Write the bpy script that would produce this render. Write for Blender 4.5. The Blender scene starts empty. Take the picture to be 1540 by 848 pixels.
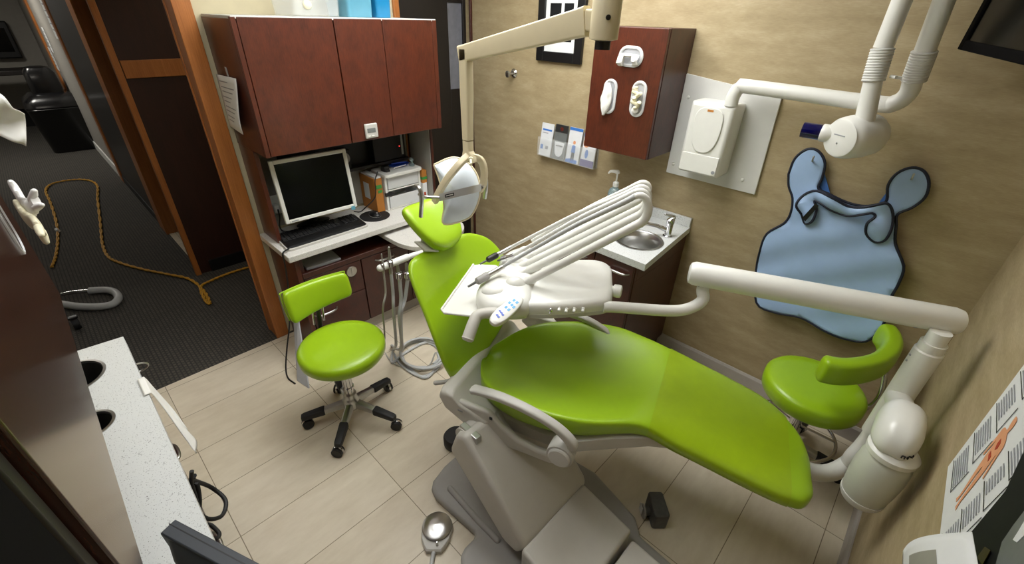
import bpy, bmesh, math, random
from mathutils import Vector, Matrix, Quaternion
random.seed(7)
S = bpy.context.scene
COL = S.collection
R = math.radians
V = Vector
# ------------------------------------------------------------------ camera
YAW, PIT, ROL, FPX, HC = R(-43.0456), R(31.141), R(1.6867), 662.706, 1.95
CAMP = V((0, 0, HC))
_f = V((math.sin(YAW)*math.cos(PIT), math.cos(YAW)*math.cos(PIT), -math.sin(PIT)))
_r0 = V((math.cos(YAW), -math.sin(YAW), 0)); _u0 = _r0.cross(_f)
_r = math.cos(ROL)*_r0 + math.sin(ROL)*_u0
_u = -math.sin(ROL)*_r0 + math.cos(ROL)*_u0
def ray(px, py): return (px-770)/FPX*_r - (py-424)/FPX*_u + _f
def at(px, py, x=None, y=None, z=None):
    """the point of the room seen at a pixel of the photograph, at a known x, y or z (metres)"""
    d = ray(px, py)
    if x is not None: t = (x-CAMP.x)/d.x
    elif y is not None: t = (y-CAMP.y)/d.y
    else: t = (z-CAMP.z)/d.z
    return CAMP + t*d
cam = bpy.data.cameras.new('camera'); co = bpy.data.objects.new('camera', cam); COL.objects.link(co)
cam.sensor_width = 36; cam.lens = FPX/1540*36; cam.clip_start = .01; cam.clip_end = 60
co.matrix_world = Matrix(((_r.x, _u.x, -_f.x, 0), (_r.y, _u.y, -_f.y, 0), (_r.z, _u.z, -_f.z, HC), (0, 0, 0, 1)))
S.camera = co

# ------------------------------------------------------------------ materials
def lin(c):
    c /= 255
    return c/12.92 if c <= .04045 else ((c+.055)/1.055)**2.4
def rgb(r, g, b): return (lin(r), lin(g), lin(b), 1)
class NT:
    def __init__(s, m): s.t = m.node_tree; s.n = s.t.nodes; s.b = s.n['Principled BSDF']
    def new(s, ty, **k):
        n = s.n.new(ty)
        for a, v in k.items(): setattr(n, a, v)
        return n
    def link(s, a, b): s.t.links.new(a, b)
    def coord(s, scale=(1, 1, 1), loc=(0, 0, 0), rot=(0, 0, 0)):
        c = s.new('ShaderNodeTexCoord'); m = s.new('ShaderNodeMapping')
        s.link(c.outputs['Object'], m.inputs[0]); m.inputs['Scale'].default_value = scale
        m.inputs['Location'].default_value = loc; m.inputs['Rotation'].default_value = rot
        return m.outputs[0]
    def noise(s, vec, scale, detail=3, rough=.55):
        n = s.new('ShaderNodeTexNoise'); s.link(vec, n.inputs['Vector'])
        n.inputs['Scale'].default_value = scale; n.inputs['Detail'].default_value = detail; n.inputs['Roughness'].default_value = rough
        return n.outputs['Fac']
    def ramp(s, fac, stops):
        r = s.new('ShaderNodeValToRGB'); e = r.color_ramp.elements
        while len(e) < len(stops): e.new(.5)
        for i, (p, c) in enumerate(stops): e[i].position = p; e[i].color = c
        s.link(fac, r.inputs[0]); return r.outputs[0]
    def bump(s, h, strength=.1, dist=.002):
        b = s.new('ShaderNodeBump'); b.inputs['Strength'].default_value = strength; b.inputs['Distance'].default_value = dist
        s.link(h, b.inputs['Height']); s.link(b.outputs[0], s.b.inputs['Normal'])
def mat(name, col, rough=.5, metal=0, var=.06, vs=18, bump=0, bs=250, coat=0, trans=0, emit=0, alpha=1, spec=.5):
    m = bpy.data.materials.new(name); m.use_nodes = True; t = NT(m); b = t.b
    b.inputs['Roughness'].default_value = rough; b.inputs['Metallic'].default_value = metal
    b.inputs['Coat Weight'].default_value = coat; b.inputs['Coat Roughness'].default_value = .15
    b.inputs['Transmission Weight'].default_value = trans; b.inputs['Alpha'].default_value = alpha
    b.inputs['Specular IOR Level'].default_value = spec
    vec = t.coord()
    if var:
        f = t.noise(vec, vs)
        lo = tuple(x*(1-var) for x in col[:3])+(1,); hi = tuple(min(1, x*(1+var)) for x in col[:3])+(1,)
        t.link(t.ramp(f, [(.3, lo), (.7, hi)]), b.inputs['Base Color'])
    else: b.inputs['Base Color'].default_value = col
    if bump: t.bump(t.noise(vec, bs, 2), bump, .001)
    if emit:
        b.inputs['Emission Color'].default_value = col; b.inputs['Emission Strength'].default_value = emit
    return m
def wood(name, dark, light, rough=.35, scale=(3, 3, 1), coat=.3, fine=1.0):
    m = bpy.data.materials.new(name); m.use_nodes = True; t = NT(m)
    v = t.coord(scale)
    f1 = t.noise(v, 6, 4, .6)
    v2 = t.coord((scale[0]*22*fine, scale[1]*22*fine, scale[2]*3))
    f2 = t.noise(v2, 4, 3, .7)
    mx = t.new('ShaderNodeMath', operation='MULTIPLY_ADD'); t.link(f2, mx.inputs[0]); mx.inputs[1].default_value = .55
    ml = t.new('ShaderNodeMath', operation='MULTIPLY'); t.link(f1, ml.inputs[0]); ml.inputs[1].default_value = .45
    t.link(ml.outputs[0], mx.inputs[2])
    t.link(t.ramp(mx.outputs[0], [(.28, dark), (.7, light)]), t.b.inputs['Base Color'])
    t.b.inputs['Roughness'].default_value = rough; t.b.inputs['Coat Weight'].default_value = coat; t.b.inputs['Coat Roughness'].default_value = .2
    return m
M = {}
M['cherry'] = wood('cherry_wood', rgb(54, 22, 12), rgb(97, 43, 23), .38, (3, 3, 2))
M['darkcherry'] = wood('dark_cherry_wood', rgb(40, 16, 11), rgb(82, 36, 25), .4, (3, 3, 2))
M['oak'] = wood('orange_oak', rgb(146, 84, 34), rgb(196, 124, 62), .4, (4, 4, .6))
M['darkpanel'] = wood('dark_panel_wood', rgb(34, 14, 9), rgb(62, 28, 18), .45, (3, 3, .8))
M['black_wood'] = wood('black_brown_wood', rgb(12, 8, 7), rgb(24, 16, 13), .55, (3, 3, 1))
M['green'] = mat('green_vinyl', rgb(150, 188, 24), .33, var=.03, vs=6, bump=.12, bs=420, coat=.12)
M['white'] = mat('white_plastic', rgb(228, 228, 222), .3, var=.015, coat=.2)
M['white_matte'] = mat('white_matte', rgb(214, 214, 210), .6, var=.02)
M['grey'] = mat('pale_grey_plastic', rgb(192, 190, 184), .42, var=.02)
M['base_grey'] = mat('warm_grey_plastic', rgb(196, 193, 185), .45, var=.02)
M['dkgrey'] = mat('mid_grey_plastic', rgb(160, 158, 154), .5, var=.03)
M['cream'] = mat('cream_enamel', rgb(226, 214, 180), .35, var=.02, coat=.2)
M['black'] = mat('black_plastic', rgb(18, 18, 19), .4, var=.1)
M['rubber'] = mat('black_rubber', rgb(24, 24, 25), .6, var=.1)
M['screen'] = mat('dark_screen', rgb(7, 8, 9), .2, var=0, spec=.2)
M['chrome'] = mat('chrome', rgb(210, 210, 212), .13, 1, var=.02)
M['steel'] = mat('brushed_steel', rgb(190, 190, 188), .28, 1, var=.05, vs=40)
M['hose'] = mat('grey_hose', rgb(186, 188, 188), .45, var=.03)
M['hose_dark'] = mat('old_grey_hose', rgb(160, 158, 148), .5, var=.05)
M['paper'] = mat('paper', rgb(224, 226, 226), .8, var=.02)
M['grey_paper'] = mat('grey_paper', rgb(176, 178, 182), .7, var=.05)
M['ink'] = mat('grey_ink', rgb(150, 152, 156), .8, var=.1)
M['black_ink'] = mat('black_ink', rgb(30, 30, 32), .8, var=.1)
M['latex'] = mat('cream_latex', rgb(232, 226, 196), .5, var=.05)
M['tissue'] = mat('white_tissue', rgb(236, 236, 232), .85, var=.03, bump=.3, bs=60)
M['blue_cloth'] = mat('pale_blue_nylon', rgb(160, 188, 226), .45, var=.05, vs=9, bump=.3, bs=26)
M['blue_lining'] = mat('deeper_blue_lining', rgb(72, 118, 190), .6, var=.05)
M['navy'] = mat('navy_binding', rgb(16, 22, 42), .6, var=.1)
M['laminate'] = mat('grey_laminate', rgb(150, 148, 140), .5, var=.04)
M['manila'] = mat('orange_manila', rgb(186, 120, 48), .6, var=.05)
M['clear'] = mat('clear_plastic', rgb(235, 240, 240), .12, var=0, alpha=.18, spec=.4)
M['frosted'] = mat('frosted_plastic', rgb(232, 234, 234), .4, var=.02, trans=.25)
M['band'] = mat('satin_metal_band', rgb(205, 205, 205), .35, .45, var=.03)
M['bottle'] = mat('frosted_bottle', rgb(212, 214, 202), .3, var=.02, trans=.12)
M['blue_tub'] = mat('blue_tub_plastic', rgb(40, 150, 205), .3, var=.05, trans=.3)
M['teal_tub'] = mat('pale_teal_plastic', rgb(110, 180, 205), .35, var=.04, trans=.3)
M['cobalt'] = mat('cobalt_plastic', rgb(24, 70, 190), .35, var=.05)
M['xray_blue'] = mat('dark_blue_acrylic', rgb(14, 14, 84), .1, var=.05, coat=.5, trans=.3)
M['yellow'] = mat('yellow_cord', rgb(190, 140, 24), .6, var=.15, vs=60)
M['purple'] = mat('purple_plastic', rgb(70, 44, 130), .35, var=.05)
M['pink_gel'] = mat('pale_pink_plastic', rgb(226, 196, 194), .35, var=.03, trans=.3)
M['teal_gel'] = mat('clear_gel', rgb(190, 214, 218), .15, var=.03, trans=.7)
M['reflector'] = mat('frosted_mirror', rgb(214, 224, 234), .3, 0, var=.02, coat=.5)
M['mirrorback'] = mat('dark_anodised', rgb(46, 46, 44), .45, .3, var=.15)
M['skin_print'] = mat('peach_print', rgb(222, 158, 116), .8, var=.06)
M['red_print'] = mat('red_print', rgb(170, 60, 30), .8, var=.1)
M['black_photo'] = mat('dark_photo_print', rgb(26, 27, 29), .6, var=.3, vs=8, spec=.15)
M['matte_black'] = mat('matte_black_wood', rgb(9, 8, 8), .9, var=.2, spec=.1)
M['white_photo'] = mat('white_photo_print', rgb(226, 228, 230), .5, var=.05)
M['blue_print'] = mat('blue_print', rgb(60, 120, 200), .5, var=.1)
M['grey_print'] = mat('grey_print', rgb(110, 114, 112), .5, var=.1)
M['dark_print'] = mat('dark_print', rgb(40, 40, 40), .5, var=.1)
M['lead_grey'] = mat('worn_dark_grey', rgb(88, 88, 86), .45, .2, var=.2, vs=30)
M['wall_plain'] = mat('cream_wall_paint', rgb(206, 196, 164), .8, var=.03, bump=.1)
M['hallwall'] = mat('grey_hall_paint', rgb(150, 146, 138), .8, var=.03)
M['ceiling'] = mat('white_ceiling_tile', rgb(226, 224, 218), .9, var=.03, bump=.3, bs=90)
M['baseb'] = mat('grey_baseboard', rgb(176, 170, 164), .45, var=.03)
M['lamp'] = mat('lit_diffuser', (1, 1, .985, 1), .5, var=0, emit=10.8)
M['trash'] = mat('glossy_black_bin', rgb(14, 14, 16), .25, var=.1, coat=.4)
M['glass'] = mat('grey_window_glass', rgb(120, 122, 130), .2, var=.1)

def wallpaper(name, a, b, c):
    m = bpy.data.materials.new(name); m.use_nodes = True; t = NT(m)
    f1 = t.noise(t.coord((1.2, 1.2, 4)), 4, 5, .65)
    f2 = t.noise(t.coord((6, 6, 60)), 6, 3, .6)
    mx = t.new('ShaderNodeMath', operation='MULTIPLY_ADD'); t.link(f2, mx.inputs[0]); mx.inputs[1].default_value = .35
    ml = t.new('ShaderNodeMath', operation='MULTIPLY'); t.link(f1, ml.inputs[0]); ml.inputs[1].default_value = .65
    t.link(ml.outputs[0], mx.inputs[2])
    t.link(t.ramp(mx.outputs[0], [(.3, a), (.5, b), (.72, c)]), t.b.inputs['Base Color'])
    t.b.inputs['Roughness'].default_value = .6; t.bump(f2, .15, .001)
    return m
M['wallpaper'] = wallpaper('tan_mottled_wallpaper', rgb(150, 133, 99), rgb(169, 152, 117), rgb(188, 173, 140))
def tiles():
    m = bpy.data.materials.new('beige_floor_tile'); m.use_nodes = True; t = NT(m)
    v = t.coord((1, 1, 1), (2.4485+.3026*4, .0146+.6138*4, 0))
    b = t.new('ShaderNodeTexBrick'); t.link(v, b.inputs['Vector'])
    b.offset = 0; b.squash = 1
    b.inputs['Scale'].default_value = 1; b.inputs['Brick Width'].default_value = .302601; b.inputs['Row Height'].default_value = .613802
    b.inputs['Mortar Size'].default_value = .0018; b.inputs['Mortar Smooth'].default_value = .1; b.inputs['Bias'].default_value = 0
    b.inputs['Color1'].default_value = rgb(212, 202, 182); b.inputs['Color2'].default_value = rgb(220, 211, 193); b.inputs['Mortar'].default_value = rgb(138, 126, 104)
    f = t.noise(t.coord((3.5, 1, 1)), 5, 5, .65)
    cr = t.ramp(f, [(.3, (.9, .87, .82, 1)), (.7, (1.04, 1.03, 1.01, 1))])
    mx = t.new('ShaderNodeMix', data_type='RGBA', blend_type='MULTIPLY'); mx.inputs[0].default_value = 1
    t.link(b.outputs['Color'], mx.inputs[6]); t.link(cr, mx.inputs[7]); t.link(mx.outputs[2], t.b.inputs['Base Color'])
    t.b.inputs['Roughness'].default_value = .35
    inv = t.new('ShaderNodeMath', operation='SUBTRACT'); inv.inputs[0].default_value = 1; t.link(b.outputs['Fac'], inv.inputs[1])
    t.bump(inv.outputs[0], .4, .002)
    return m
M['tile'] = tiles()
def carpet():
    m = bpy.data.materials.new('charcoal_carpet_tile'); m.use_nodes = True; t = NT(m)
    v = t.coord((1, 1, 1))
    b = t.new('ShaderNodeTexBrick'); t.link(v, b.inputs['Vector']); b.offset = .5
    b.inputs['Scale'].default_value = 1; b.inputs['Brick Width'].default_value = .028; b.inputs['Row Height'].default_value = .022; b.inputs['Mortar Size'].default_value = .004
    b.inputs['Color1'].default_value = rgb(98, 93, 84); b.inputs['Color2'].default_value = rgb(84, 80, 73); b.inputs['Mortar'].default_value = rgb(62, 60, 57)
    f = t.noise(v, 300, 2)
    mx = t.new('ShaderNodeMix', data_type='RGBA', blend_type='MULTIPLY'); mx.inputs[0].default_value = .6
    t.link(b.outputs['Color'], mx.inputs[6]); t.link(f, mx.inputs[7]); t.link(mx.outputs[2], t.b.inputs['Base Color'])
    t.b.inputs['Roughness'].default_value = .95; t.bump(f, .6, .004)
    return m
M['carpet'] = carpet()
def quartz(name, base, s1=260, th=.34):
    m = bpy.data.materials.new(name); m.use_nodes = True; t = NT(m)
    v = t.coord()
    f = t.noise(v, s1, 2, .5); g = t.noise(v, s1*.45, 2, .6)
    c = t.ramp(f, [(th, rgb(90, 90, 88)), (th+.05, base)])
    c2 = t.ramp(g, [(.29, (.66, .66, .66, 1)), (.36, (1, 1, 1, 1))])
    mx = t.new('ShaderNodeMix', data_type='RGBA', blend_type='MULTIPLY'); mx.inputs[0].default_value = 1
    t.link(c, mx.inputs[6]); t.link(c2, mx.inputs[7]); t.link(mx.outputs[2], t.b.inputs['Base Color'])
    t.b.inputs['Roughness'].default_value = .3
    return m
M['quartz'] = quartz('white_speckled_quartz', rgb(214, 217, 216), 300, .31)
M['laminate_top'] = quartz('pale_speckled_laminate', rgb(214, 212, 206), 420, .32)

# ------------------------------------------------------------------ mesh builder
def catmull(pts, n=6):
    pts = [V(p) for p in pts]
    if len(pts) < 3: return pts
    out = []
    P = [2*pts[0]-pts[1]]+pts+[2*pts[-1]-pts[-2]]
    for i in range(1, len(P)-2):
        a, b, c, d = P[i-1:i+3]
        for k in range(n):
            t = k/n
            out.append(.5*((2*b)+(c-a)*t+(2*a-5*b+4*c-d)*t*t+(3*b-a-3*c+d)*t**3))
    out.append(pts[-1]); return out
def basis(d):
    d = V(d).normalized()
    a = V((0, 0, 1)) if abs(d.z) < .9 else V((1, 0, 0))
    x = a.cross(d).normalized(); return x, d.cross(x), d
class MB:
    def __init__(s): s.v = []; s.f = []; s.mi = []; s.cur = 0
    def add(s, vs, fs):
        o = len(s.v); s.v += [V(p) for p in vs]; s.f += [[i+o for i in f] for f in fs]; s.mi += [s.cur]*len(fs)
        return s
    def m(s, i): s.cur = i; return s
    def obox(s, c, ax, h):
        c = V(c); ax = [V(a).normalized() for a in ax]
        vs = [c+ax[0]*h[0]*i+ax[1]*h[1]*j+ax[2]*h[2]*k for i in (-1, 1) for j in (-1, 1) for k in (-1, 1)]
        return s.add(vs, [(0, 1, 3, 2), (4, 6, 7, 5), (0, 4, 5, 1), (2, 3, 7, 6), (0, 2, 6, 4), (1, 5, 7, 3)])
    def box(s, x0, x1, y0, y1, z0, z1):
        return s.obox(((x0+x1)/2, (y0+y1)/2, (z0+z1)/2), ((1, 0, 0), (0, 1, 0), (0, 0, 1)), (abs(x1-x0)/2, abs(y1-y0)/2, abs(z1-z0)/2))
    def prism(s, pts, vec):
        n = len(pts); pts = [V(p) for p in pts]; vec = V(vec)
        nrm = sum(((pts[i]-pts[0]).cross(pts[(i+1) % n]-pts[0]) for i in range(n)), V())
        if nrm.dot(vec) > 0: pts = pts[::-1]
        vs = pts+[p+vec for p in pts]
        return s.add(vs, [list(range(n)), [n+i for i in range(n)][::-1]]+[[(i+1) % n, i, n+i, n+(i+1) % n] for i in range(n)])
    def loft(s, rings, cap0=True, cap1=True, closed=True):
        n = len(rings[0]); vs = [p for r in rings for p in r]; fs = []
        for a in range(len(rings)-1):
            for i in range(n if closed else n-1):
                j = (i+1) % n
                fs.append((a*n+i, a*n+j, (a+1)*n+j, (a+1)*n+i))
        if cap0: fs.append(list(range(n))[::-1])
        if cap1: fs.append([(len(rings)-1)*n+i for i in range(n)])
        return s.add(vs, fs)
    def tube(s, pts, r, seg=12, smooth=0, round_end=False):
        pts = catmull(pts, smooth) if smooth else [V(p) for p in pts]
        n = len(pts); rr = r if isinstance(r, (list, tuple)) else None
        def rad(i):
            if not rr: return r
            t = i/(n-1)*(len(rr)-1); k = min(int(t), len(rr)-2); return rr[k]+(rr[k+1]-rr[k])*(t-k)
        T = [(pts[min(i+1, n-1)]-pts[max(i-1, 0)]).normalized() for i in range(n)]
        x, y, _ = basis(T[0]); rings = []
        seq = []
        for i in range(n):
            if i:
                q = T[i-1].rotation_difference(T[i]); x = q @ x; y = q @ y
            seq.append((pts[i], x.copy(), y.copy(), rad(i), T[i]))
        def ring(p, x, y, r): return [p+r*(math.cos(a)*x+math.sin(a)*y) for a in (2*math.pi*k/seg for k in range(seg))]
        if round_end:
            p, x, y, r0, t = seq[0]
            for a in (80, 55, 28): rings.append(ring(p-t*r0*math.sin(R(a)), x, y, r0*math.cos(R(a))))
        for p, x, y, r0, t in seq: rings.append(ring(p, x, y, r0))
        if round_end:
            p, x, y, r0, t = seq[-1]
            for a in (28, 55, 80): rings.append(ring(p+t*r0*math.sin(R(a)), x, y, r0*math.cos(R(a))))
        return s.loft(rings)
    def lathe(s, prof, base=(0, 0, 0), axis=(0, 0, 1), seg=32, sx=1, sy=1, cap=True):
        x, y, d = basis(axis); b = V(base)
        if abs(V(axis).normalized().z) > .999: x, y = V((1, 0, 0)), V((0, 1, 0))*(1 if V(axis).z > 0 else -1)
        rings = [[b+d*h+max(r, 1e-4)*(sx*math.cos(2*math.pi*k/seg)*x+sy*math.sin(2*math.pi*k/seg)*y) for k in range(seg)] for r, h in prof]
        return s.loft(rings, cap, cap)
    def cyl(s, p0, p1, r, seg=20, r1=None):
        p0, p1 = V(p0), V(p1); L = (p1-p0).length
        return s.lathe([(r, 0), (r if r1 is None else r1, L)], p0, p1-p0, seg)
    def ell(s, c, rad, ax=((1, 0, 0), (0, 1, 0), (0, 0, 1)), seg=20, rings=12):
        c = V(c); ax = [V(a).normalized() for a in ax]; rs = []
        for i in range(rings+1):
            ph = -math.pi/2+math.pi*i/rings; cr = max(math.cos(ph), 1e-3)
            rs.append([c+ax[0]*rad[0]*cr*math.cos(2*math.pi*k/seg)+ax[1]*rad[1]*cr*math.sin(2*math.pi*k/seg)+ax[2]*rad[2]*math.sin(ph) for k in range(seg)])
        return s.loft(rs)
    def grid(s, fn, nu, nv, thick=None):
        vs = [V(fn(i/(nu-1), j/(nv-1))) for i in range(nu) for j in range(nv)]
        fs = [(i*nv+j, (i+1)*nv+j, (i+1)*nv+j+1, i*nv+j+1) for i in range(nu-1) for j in range(nv-1)]
        return s.add(vs, fs)
MAT4 = {}
def obj(name, mb, mats, parent=None, smooth=True, bevel=0, bseg=3, angle=38, sub=0, solid=0, wire=None):
    me = bpy.data.meshes.new(name)
    inv = MAT4[parent.name].inverted() if parent is not None else Matrix.Identity(4)
    me.from_pydata([tuple(inv @ p) for p in mb.v], [], mb.f)
    if not isinstance(mats, (list, tuple)): mats = [mats]
    for m in mats: me.materials.append(M[m])
    for p, i in zip(me.polygons, mb.mi): p.material_index = i
    b = bmesh.new(); b.from_mesh(me); bmesh.ops.recalc_face_normals(b, faces=b.faces); b.to_mesh(me); b.free()
    o = bpy.data.objects.new(name, me); COL.objects.link(o)
    if parent is not None:
        o.parent = parent; MAT4[o.name] = MAT4[parent.name]
    else: MAT4[o.name] = Matrix.Identity(4)
    if solid:
        md = o.modifiers.new('solid', 'SOLIDIFY'); md.thickness = solid; md.offset = 0
    if bevel:
        md = o.modifiers.new('bevel', 'BEVEL'); md.width = bevel; md.segments = bseg; md.limit_method = 'ANGLE'; md.angle_limit = R(35); md.harden_normals = False
    if sub:
        md = o.modifiers.new('sub', 'SUBSURF'); md.levels = sub; md.render_levels = sub
    if smooth:
        me.shade_smooth()
        if not sub: me.set_sharp_from_angle(angle=R(angle))
    return o
def thing(name, loc, label, cat, group=None, rz=0):
    o = bpy.data.objects.new(name, None); COL.objects.link(o); o.empty_display_size = .1
    o.location = loc; o.rotation_euler = (0, 0, rz)
    MAT4[o.name] = Matrix.Translation(V(loc)) @ Matrix.Rotation(rz, 4, 'Z')
    return tag(o, label, cat, group)
def tag(o, label, cat, group=None, kind=None):
    o['label'] = label; o['category'] = cat
    if group: o['group'] = group
    if kind: o['kind'] = kind
    return o
def struct(name, mb, m, **k):
    par = k.get('parent')
    o = obj(name, mb, m, **k)
    if par is None: o['kind'] = 'structure'
    return o
def lab(o, t): o['label'] = t; return o
def rrect(w, h, r, n=5):
    out = []
    for cx, cy, a0 in ((w-r, h-r, 0), (-w+r, h-r, 90), (-w+r, -h+r, 180), (w-r, -h+r, 270)):
        for k in range(n+1):
            a = R(a0+90*k/n); out.append((cx+r*math.cos(a), cy+r*math.sin(a)))
    return out
def interp(x, xs, ys):
    if x <= xs[0]: return ys[0]
    for i in range(1, len(xs)):
        if x <= xs[i]: t = (x-xs[i-1])/(xs[i]-xs[i-1]); return ys[i-1]+(ys[i]-ys[i-1])*t
    return ys[-1]
def sinterp(x, xs, ys):
    """smooth (cubic hermite) interpolation"""
    if x <= xs[0]: return ys[0]
    if x >= xs[-1]: return ys[-1]
    for i in range(1, len(xs)):
        if x <= xs[i]:
            h = xs[i]-xs[i-1]; t = (x-xs[i-1])/h
            def sl(k):
                if k == 0: return (ys[1]-ys[0])/(xs[1]-xs[0])
                if k == len(xs)-1: return (ys[-1]-ys[-2])/(xs[-1]-xs[-2])
                return (ys[k+1]-ys[k-1])/(xs[k+1]-xs[k-1])
            m0, m1 = sl(i-1)*h, sl(i)*h
            return (2*t**3-3*t*t+1)*ys[i-1]+(t**3-2*t*t+t)*m0+(-2*t**3+3*t*t)*ys[i]+(t**3-t*t)*m1
#@@SETTING
# ------------------------------------------------------------------ the setting
XW, XE, YN, YS, ZC = -2.82, .36, 2.5, -.52, 2.6
struct('floor', MB().box(XW+.02, XE+.1, YS-.1, YN+.1, -.06, 0), 'tile', smooth=False)
struct('floor_hall', MB().box(-12.2, XW+.02, -2.2, 4.0, -.06, 0), 'carpet', smooth=False)
struct('ceiling', MB().box(-12.2, XE+.1, -2.2, 4.0, ZC, ZC+.08), 'ceiling', smooth=False)
struct('wall_north', MB().box(XW-.1, XE+.1, YN, YN+.1, 0, ZC), 'wallpaper', smooth=False)
struct('wall_east', MB().box(XE, XE+.1, YS-.1, YN, 0, ZC), 'wallpaper', smooth=False)
struct('wall_south', MB().box(XW-.1, XE, YS-.1, YS, 0, ZC), 'wall_plain', smooth=False)
w = MB().box(XW-.11, XW, .672, 1.86, 0, ZC).box(XW-.11, XW, YS, -.46, 0, ZC).box(XW-.11, XW, -.46, .672, 2.2, ZC).box(XW-.11, XW, 1.86, YN, 2.2, ZC)
struct('wall_west', w, 'wall_plain', smooth=False)
# doorway to the hall: orange casing on the room side and lining of the opening
struct('trim_1', MB().box(XW, XW+.022, .64, .722, 0, 2.28).box(XW-.125, XW+.004, .645, .672, 0, 2.2).box(XW-.132, XW-.11, .64, .722, 0, 2.28), 'oak', bevel=.004)
struct('trim_2', MB().box(XW, XW+.022, -.54, -.46, 0, 2.28).box(XW-.125, XW+.004, -.46, -.435, 0, 2.2).box(XW, XW+.022, -.46, .64, 2.2, 2.28), 'oak', bevel=.004)
# second opening in the north west corner, closed by a dark door with a narrow glazed strip
struct('trim_3', MB().box(XW, XW+.022, 1.835, 1.875, 0, 2.25).box(XW-.11, XW+.003, 1.855, 1.88, 0, 2.2), 'oak', bevel=.004)
d = struct('door_1', MB().box(XW-.1, XW-.06, 1.88, 2.33, .005, 2.2).box(XW-.1, XW-.06, 2.47, 2.5, .005, 2.2).box(XW-.1, XW-.06, 2.33, 2.47, .005, 1.45).box(XW-.1, XW-.06, 2.33, 2.47, 2.02, 2.2), 'black_wood', bevel=.003)
struct('door_glass', MB().box(XW-.085, XW-.075, 2.33, 2.47, 1.45, 2.02), 'glass', smooth=False, parent=d)
struct('trim_4', MB().box(XW-.005, XW+.012, YN-.02, YN, 0, 2.25), 'darkcherry', bevel=.003)
bb = MB().prism([(XW, YN, 0), (XW, YN-.014, 0), (XW, YN-.014, .085), (XW, YN-.006, .1), (XW, YN, .1)], (XE-XW, 0, 0))
struct('baseboard_north', bb, 'baseb', smooth=False)
bb = MB().prism([(XE, YS, 0), (XE-.014, YS, 0), (XE-.014, YS, .085), (XE-.006, YS, .1), (XE, YS, .1)], (0, YN-YS-.014, 0))
struct('baseboard_east', bb, 'baseb', smooth=False)
# the hall beyond the doorway
YH = .56
struct('wall_hall_panel', MB().box(-4.24, -4.13, .52, 4.0, 0, ZC), 'darkpanel', smooth=False)
struct('trim_5', MB().box(-4.13, -4.11, .5, .54, 0, 2.3).box(-4.13, -4.11, .545, 4.0, 1.52, 1.63).box(-4.15, -4.13, .5, .52, 0, 2.3), 'oak', bevel=.004)
struct('baseboard_hall_panel', MB().box(-4.13, -4.112, YH+.06, 4.0, 0, .1), 'black', smooth=False)
struct('wall_hall_north', MB().box(-12.2, -7.45, YH, YH+.1, 0, ZC).box(-7.45, -5.46, YH+.001, YH+.1, 0, ZC).box(-5.46, -4.24, YH, YH+.1, 2.2, ZC), 'hallwall', smooth=False)
struct('trim_6', MB().box(-5.47, -5.2, YH-.03, YH+.1, 0, 2.3), 'oak', bevel=.004)
struct('door_2', MB().box(-7.3, -5.47, YH-.012, YH+.0, .08, 2.2), 'black_wood', smooth=False)
struct('baseboard_hall_dark', MB().box(-7.3, -5.47, YH-.02, YH+.0, 0, .1), 'black', smooth=False)
struct('trim_7', MB().box(-7.5, -7.3, YH-.025, YH+.02, 0, 2.3), 'oak', bevel=.004)
struct('trim_8', MB().box(-10.3, -10.05, YH-.025, YH+.02, 0, 2.3), 'oak', bevel=.004)
struct('baseboard_hall_white', MB().box(-10.05, -7.5, YH-.015, YH+.0, 0, .12), 'white_matte', smooth=False)
struct('floor_side_room', MB().box(-5.2, -4.3, YH-.01, 2.5, 0, .006), 'tile', smooth=False)
struct('wall_side_room', MB().box(-5.4, -4.2, 2.5, 2.6, 0, ZC).box(-5.56, -5.46, YH+.1, 2.6, 0, ZC), 'black_wood', smooth=False)
struct('wall_hall_south', MB().box(-12.2, XW-.11, -1.5, -1.4, 0, ZC), 'hallwall', smooth=False)
struct('wall_hall_far', MB().box(-12.2, -12.1, -1.4, YH, 0, ZC), 'hallwall', smooth=False)
struct('baseboard_hall_far', MB().box(-12.1, -12.08, -1.4, YH, 0, .3), 'black', smooth=False)
struct('wall_hall_end', MB().box(-4.24, XW-.1, 3.9, 4.0, 0, ZC), 'hallwall', smooth=False)

# ------------------------------------------------------------------ lamps and added fill panels
def ceiling_light(x, y, w, h, label, m='lamp'):
    t = thing('ceiling_light', (x, y, ZC), label, 'ceiling light', 'recessed ceiling lights')
    f = MB()
    for a in (-1, 1):
        f.box(x-w/2-.03, x+w/2+.03, y+a*(h/2+.015)-.015, y+a*(h/2+.015)+.015, ZC-.03, ZC)
        f.box(x+a*(w/2+.015)-.015, x+a*(w/2+.015)+.015, y-h/2, y+h/2, ZC-.03, ZC)
    obj('frame', f, 'white_matte', t, bevel=.003)
    obj('diffuser', MB().box(x-w/2, x+w/2, y-h/2, y+h/2, ZC-.018, ZC-.006), m, t, smooth=False)
M['fill_soft'] = mat('soft_fill_diffuser', (1, 1, .985, 1), .5, var=0, emit=5.5)
M['hall_fill_far'] = mat('far_fill_diffuser', (1, .96, .88, 1), .5, var=0, emit=30)
ceiling_light(-1.85, 1.45, .6, 1.2, 'recessed white fluorescent light beside the desk wall')
ceiling_light(-1.2, 1.6, .6, 1.2, 'recessed white fluorescent light over the treatment chair')
ceiling_light(-1.2, .25, 1.2, .6, 'unseen soft fill light panel added over the console counter', 'fill_soft')  # weaker fill panel added to lift the faces turned to the camera
M['hall_fill_dim'] = mat('dim_fill_diffuser', (1, .92, .8, 1), .5, var=0, emit=6.0)
ceiling_light(-9.0, -.4, .6, .6, 'unseen light panel added to brighten the far hall', 'hall_fill_far')  # added to brighten the far hall wall, no fixture known there
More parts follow.
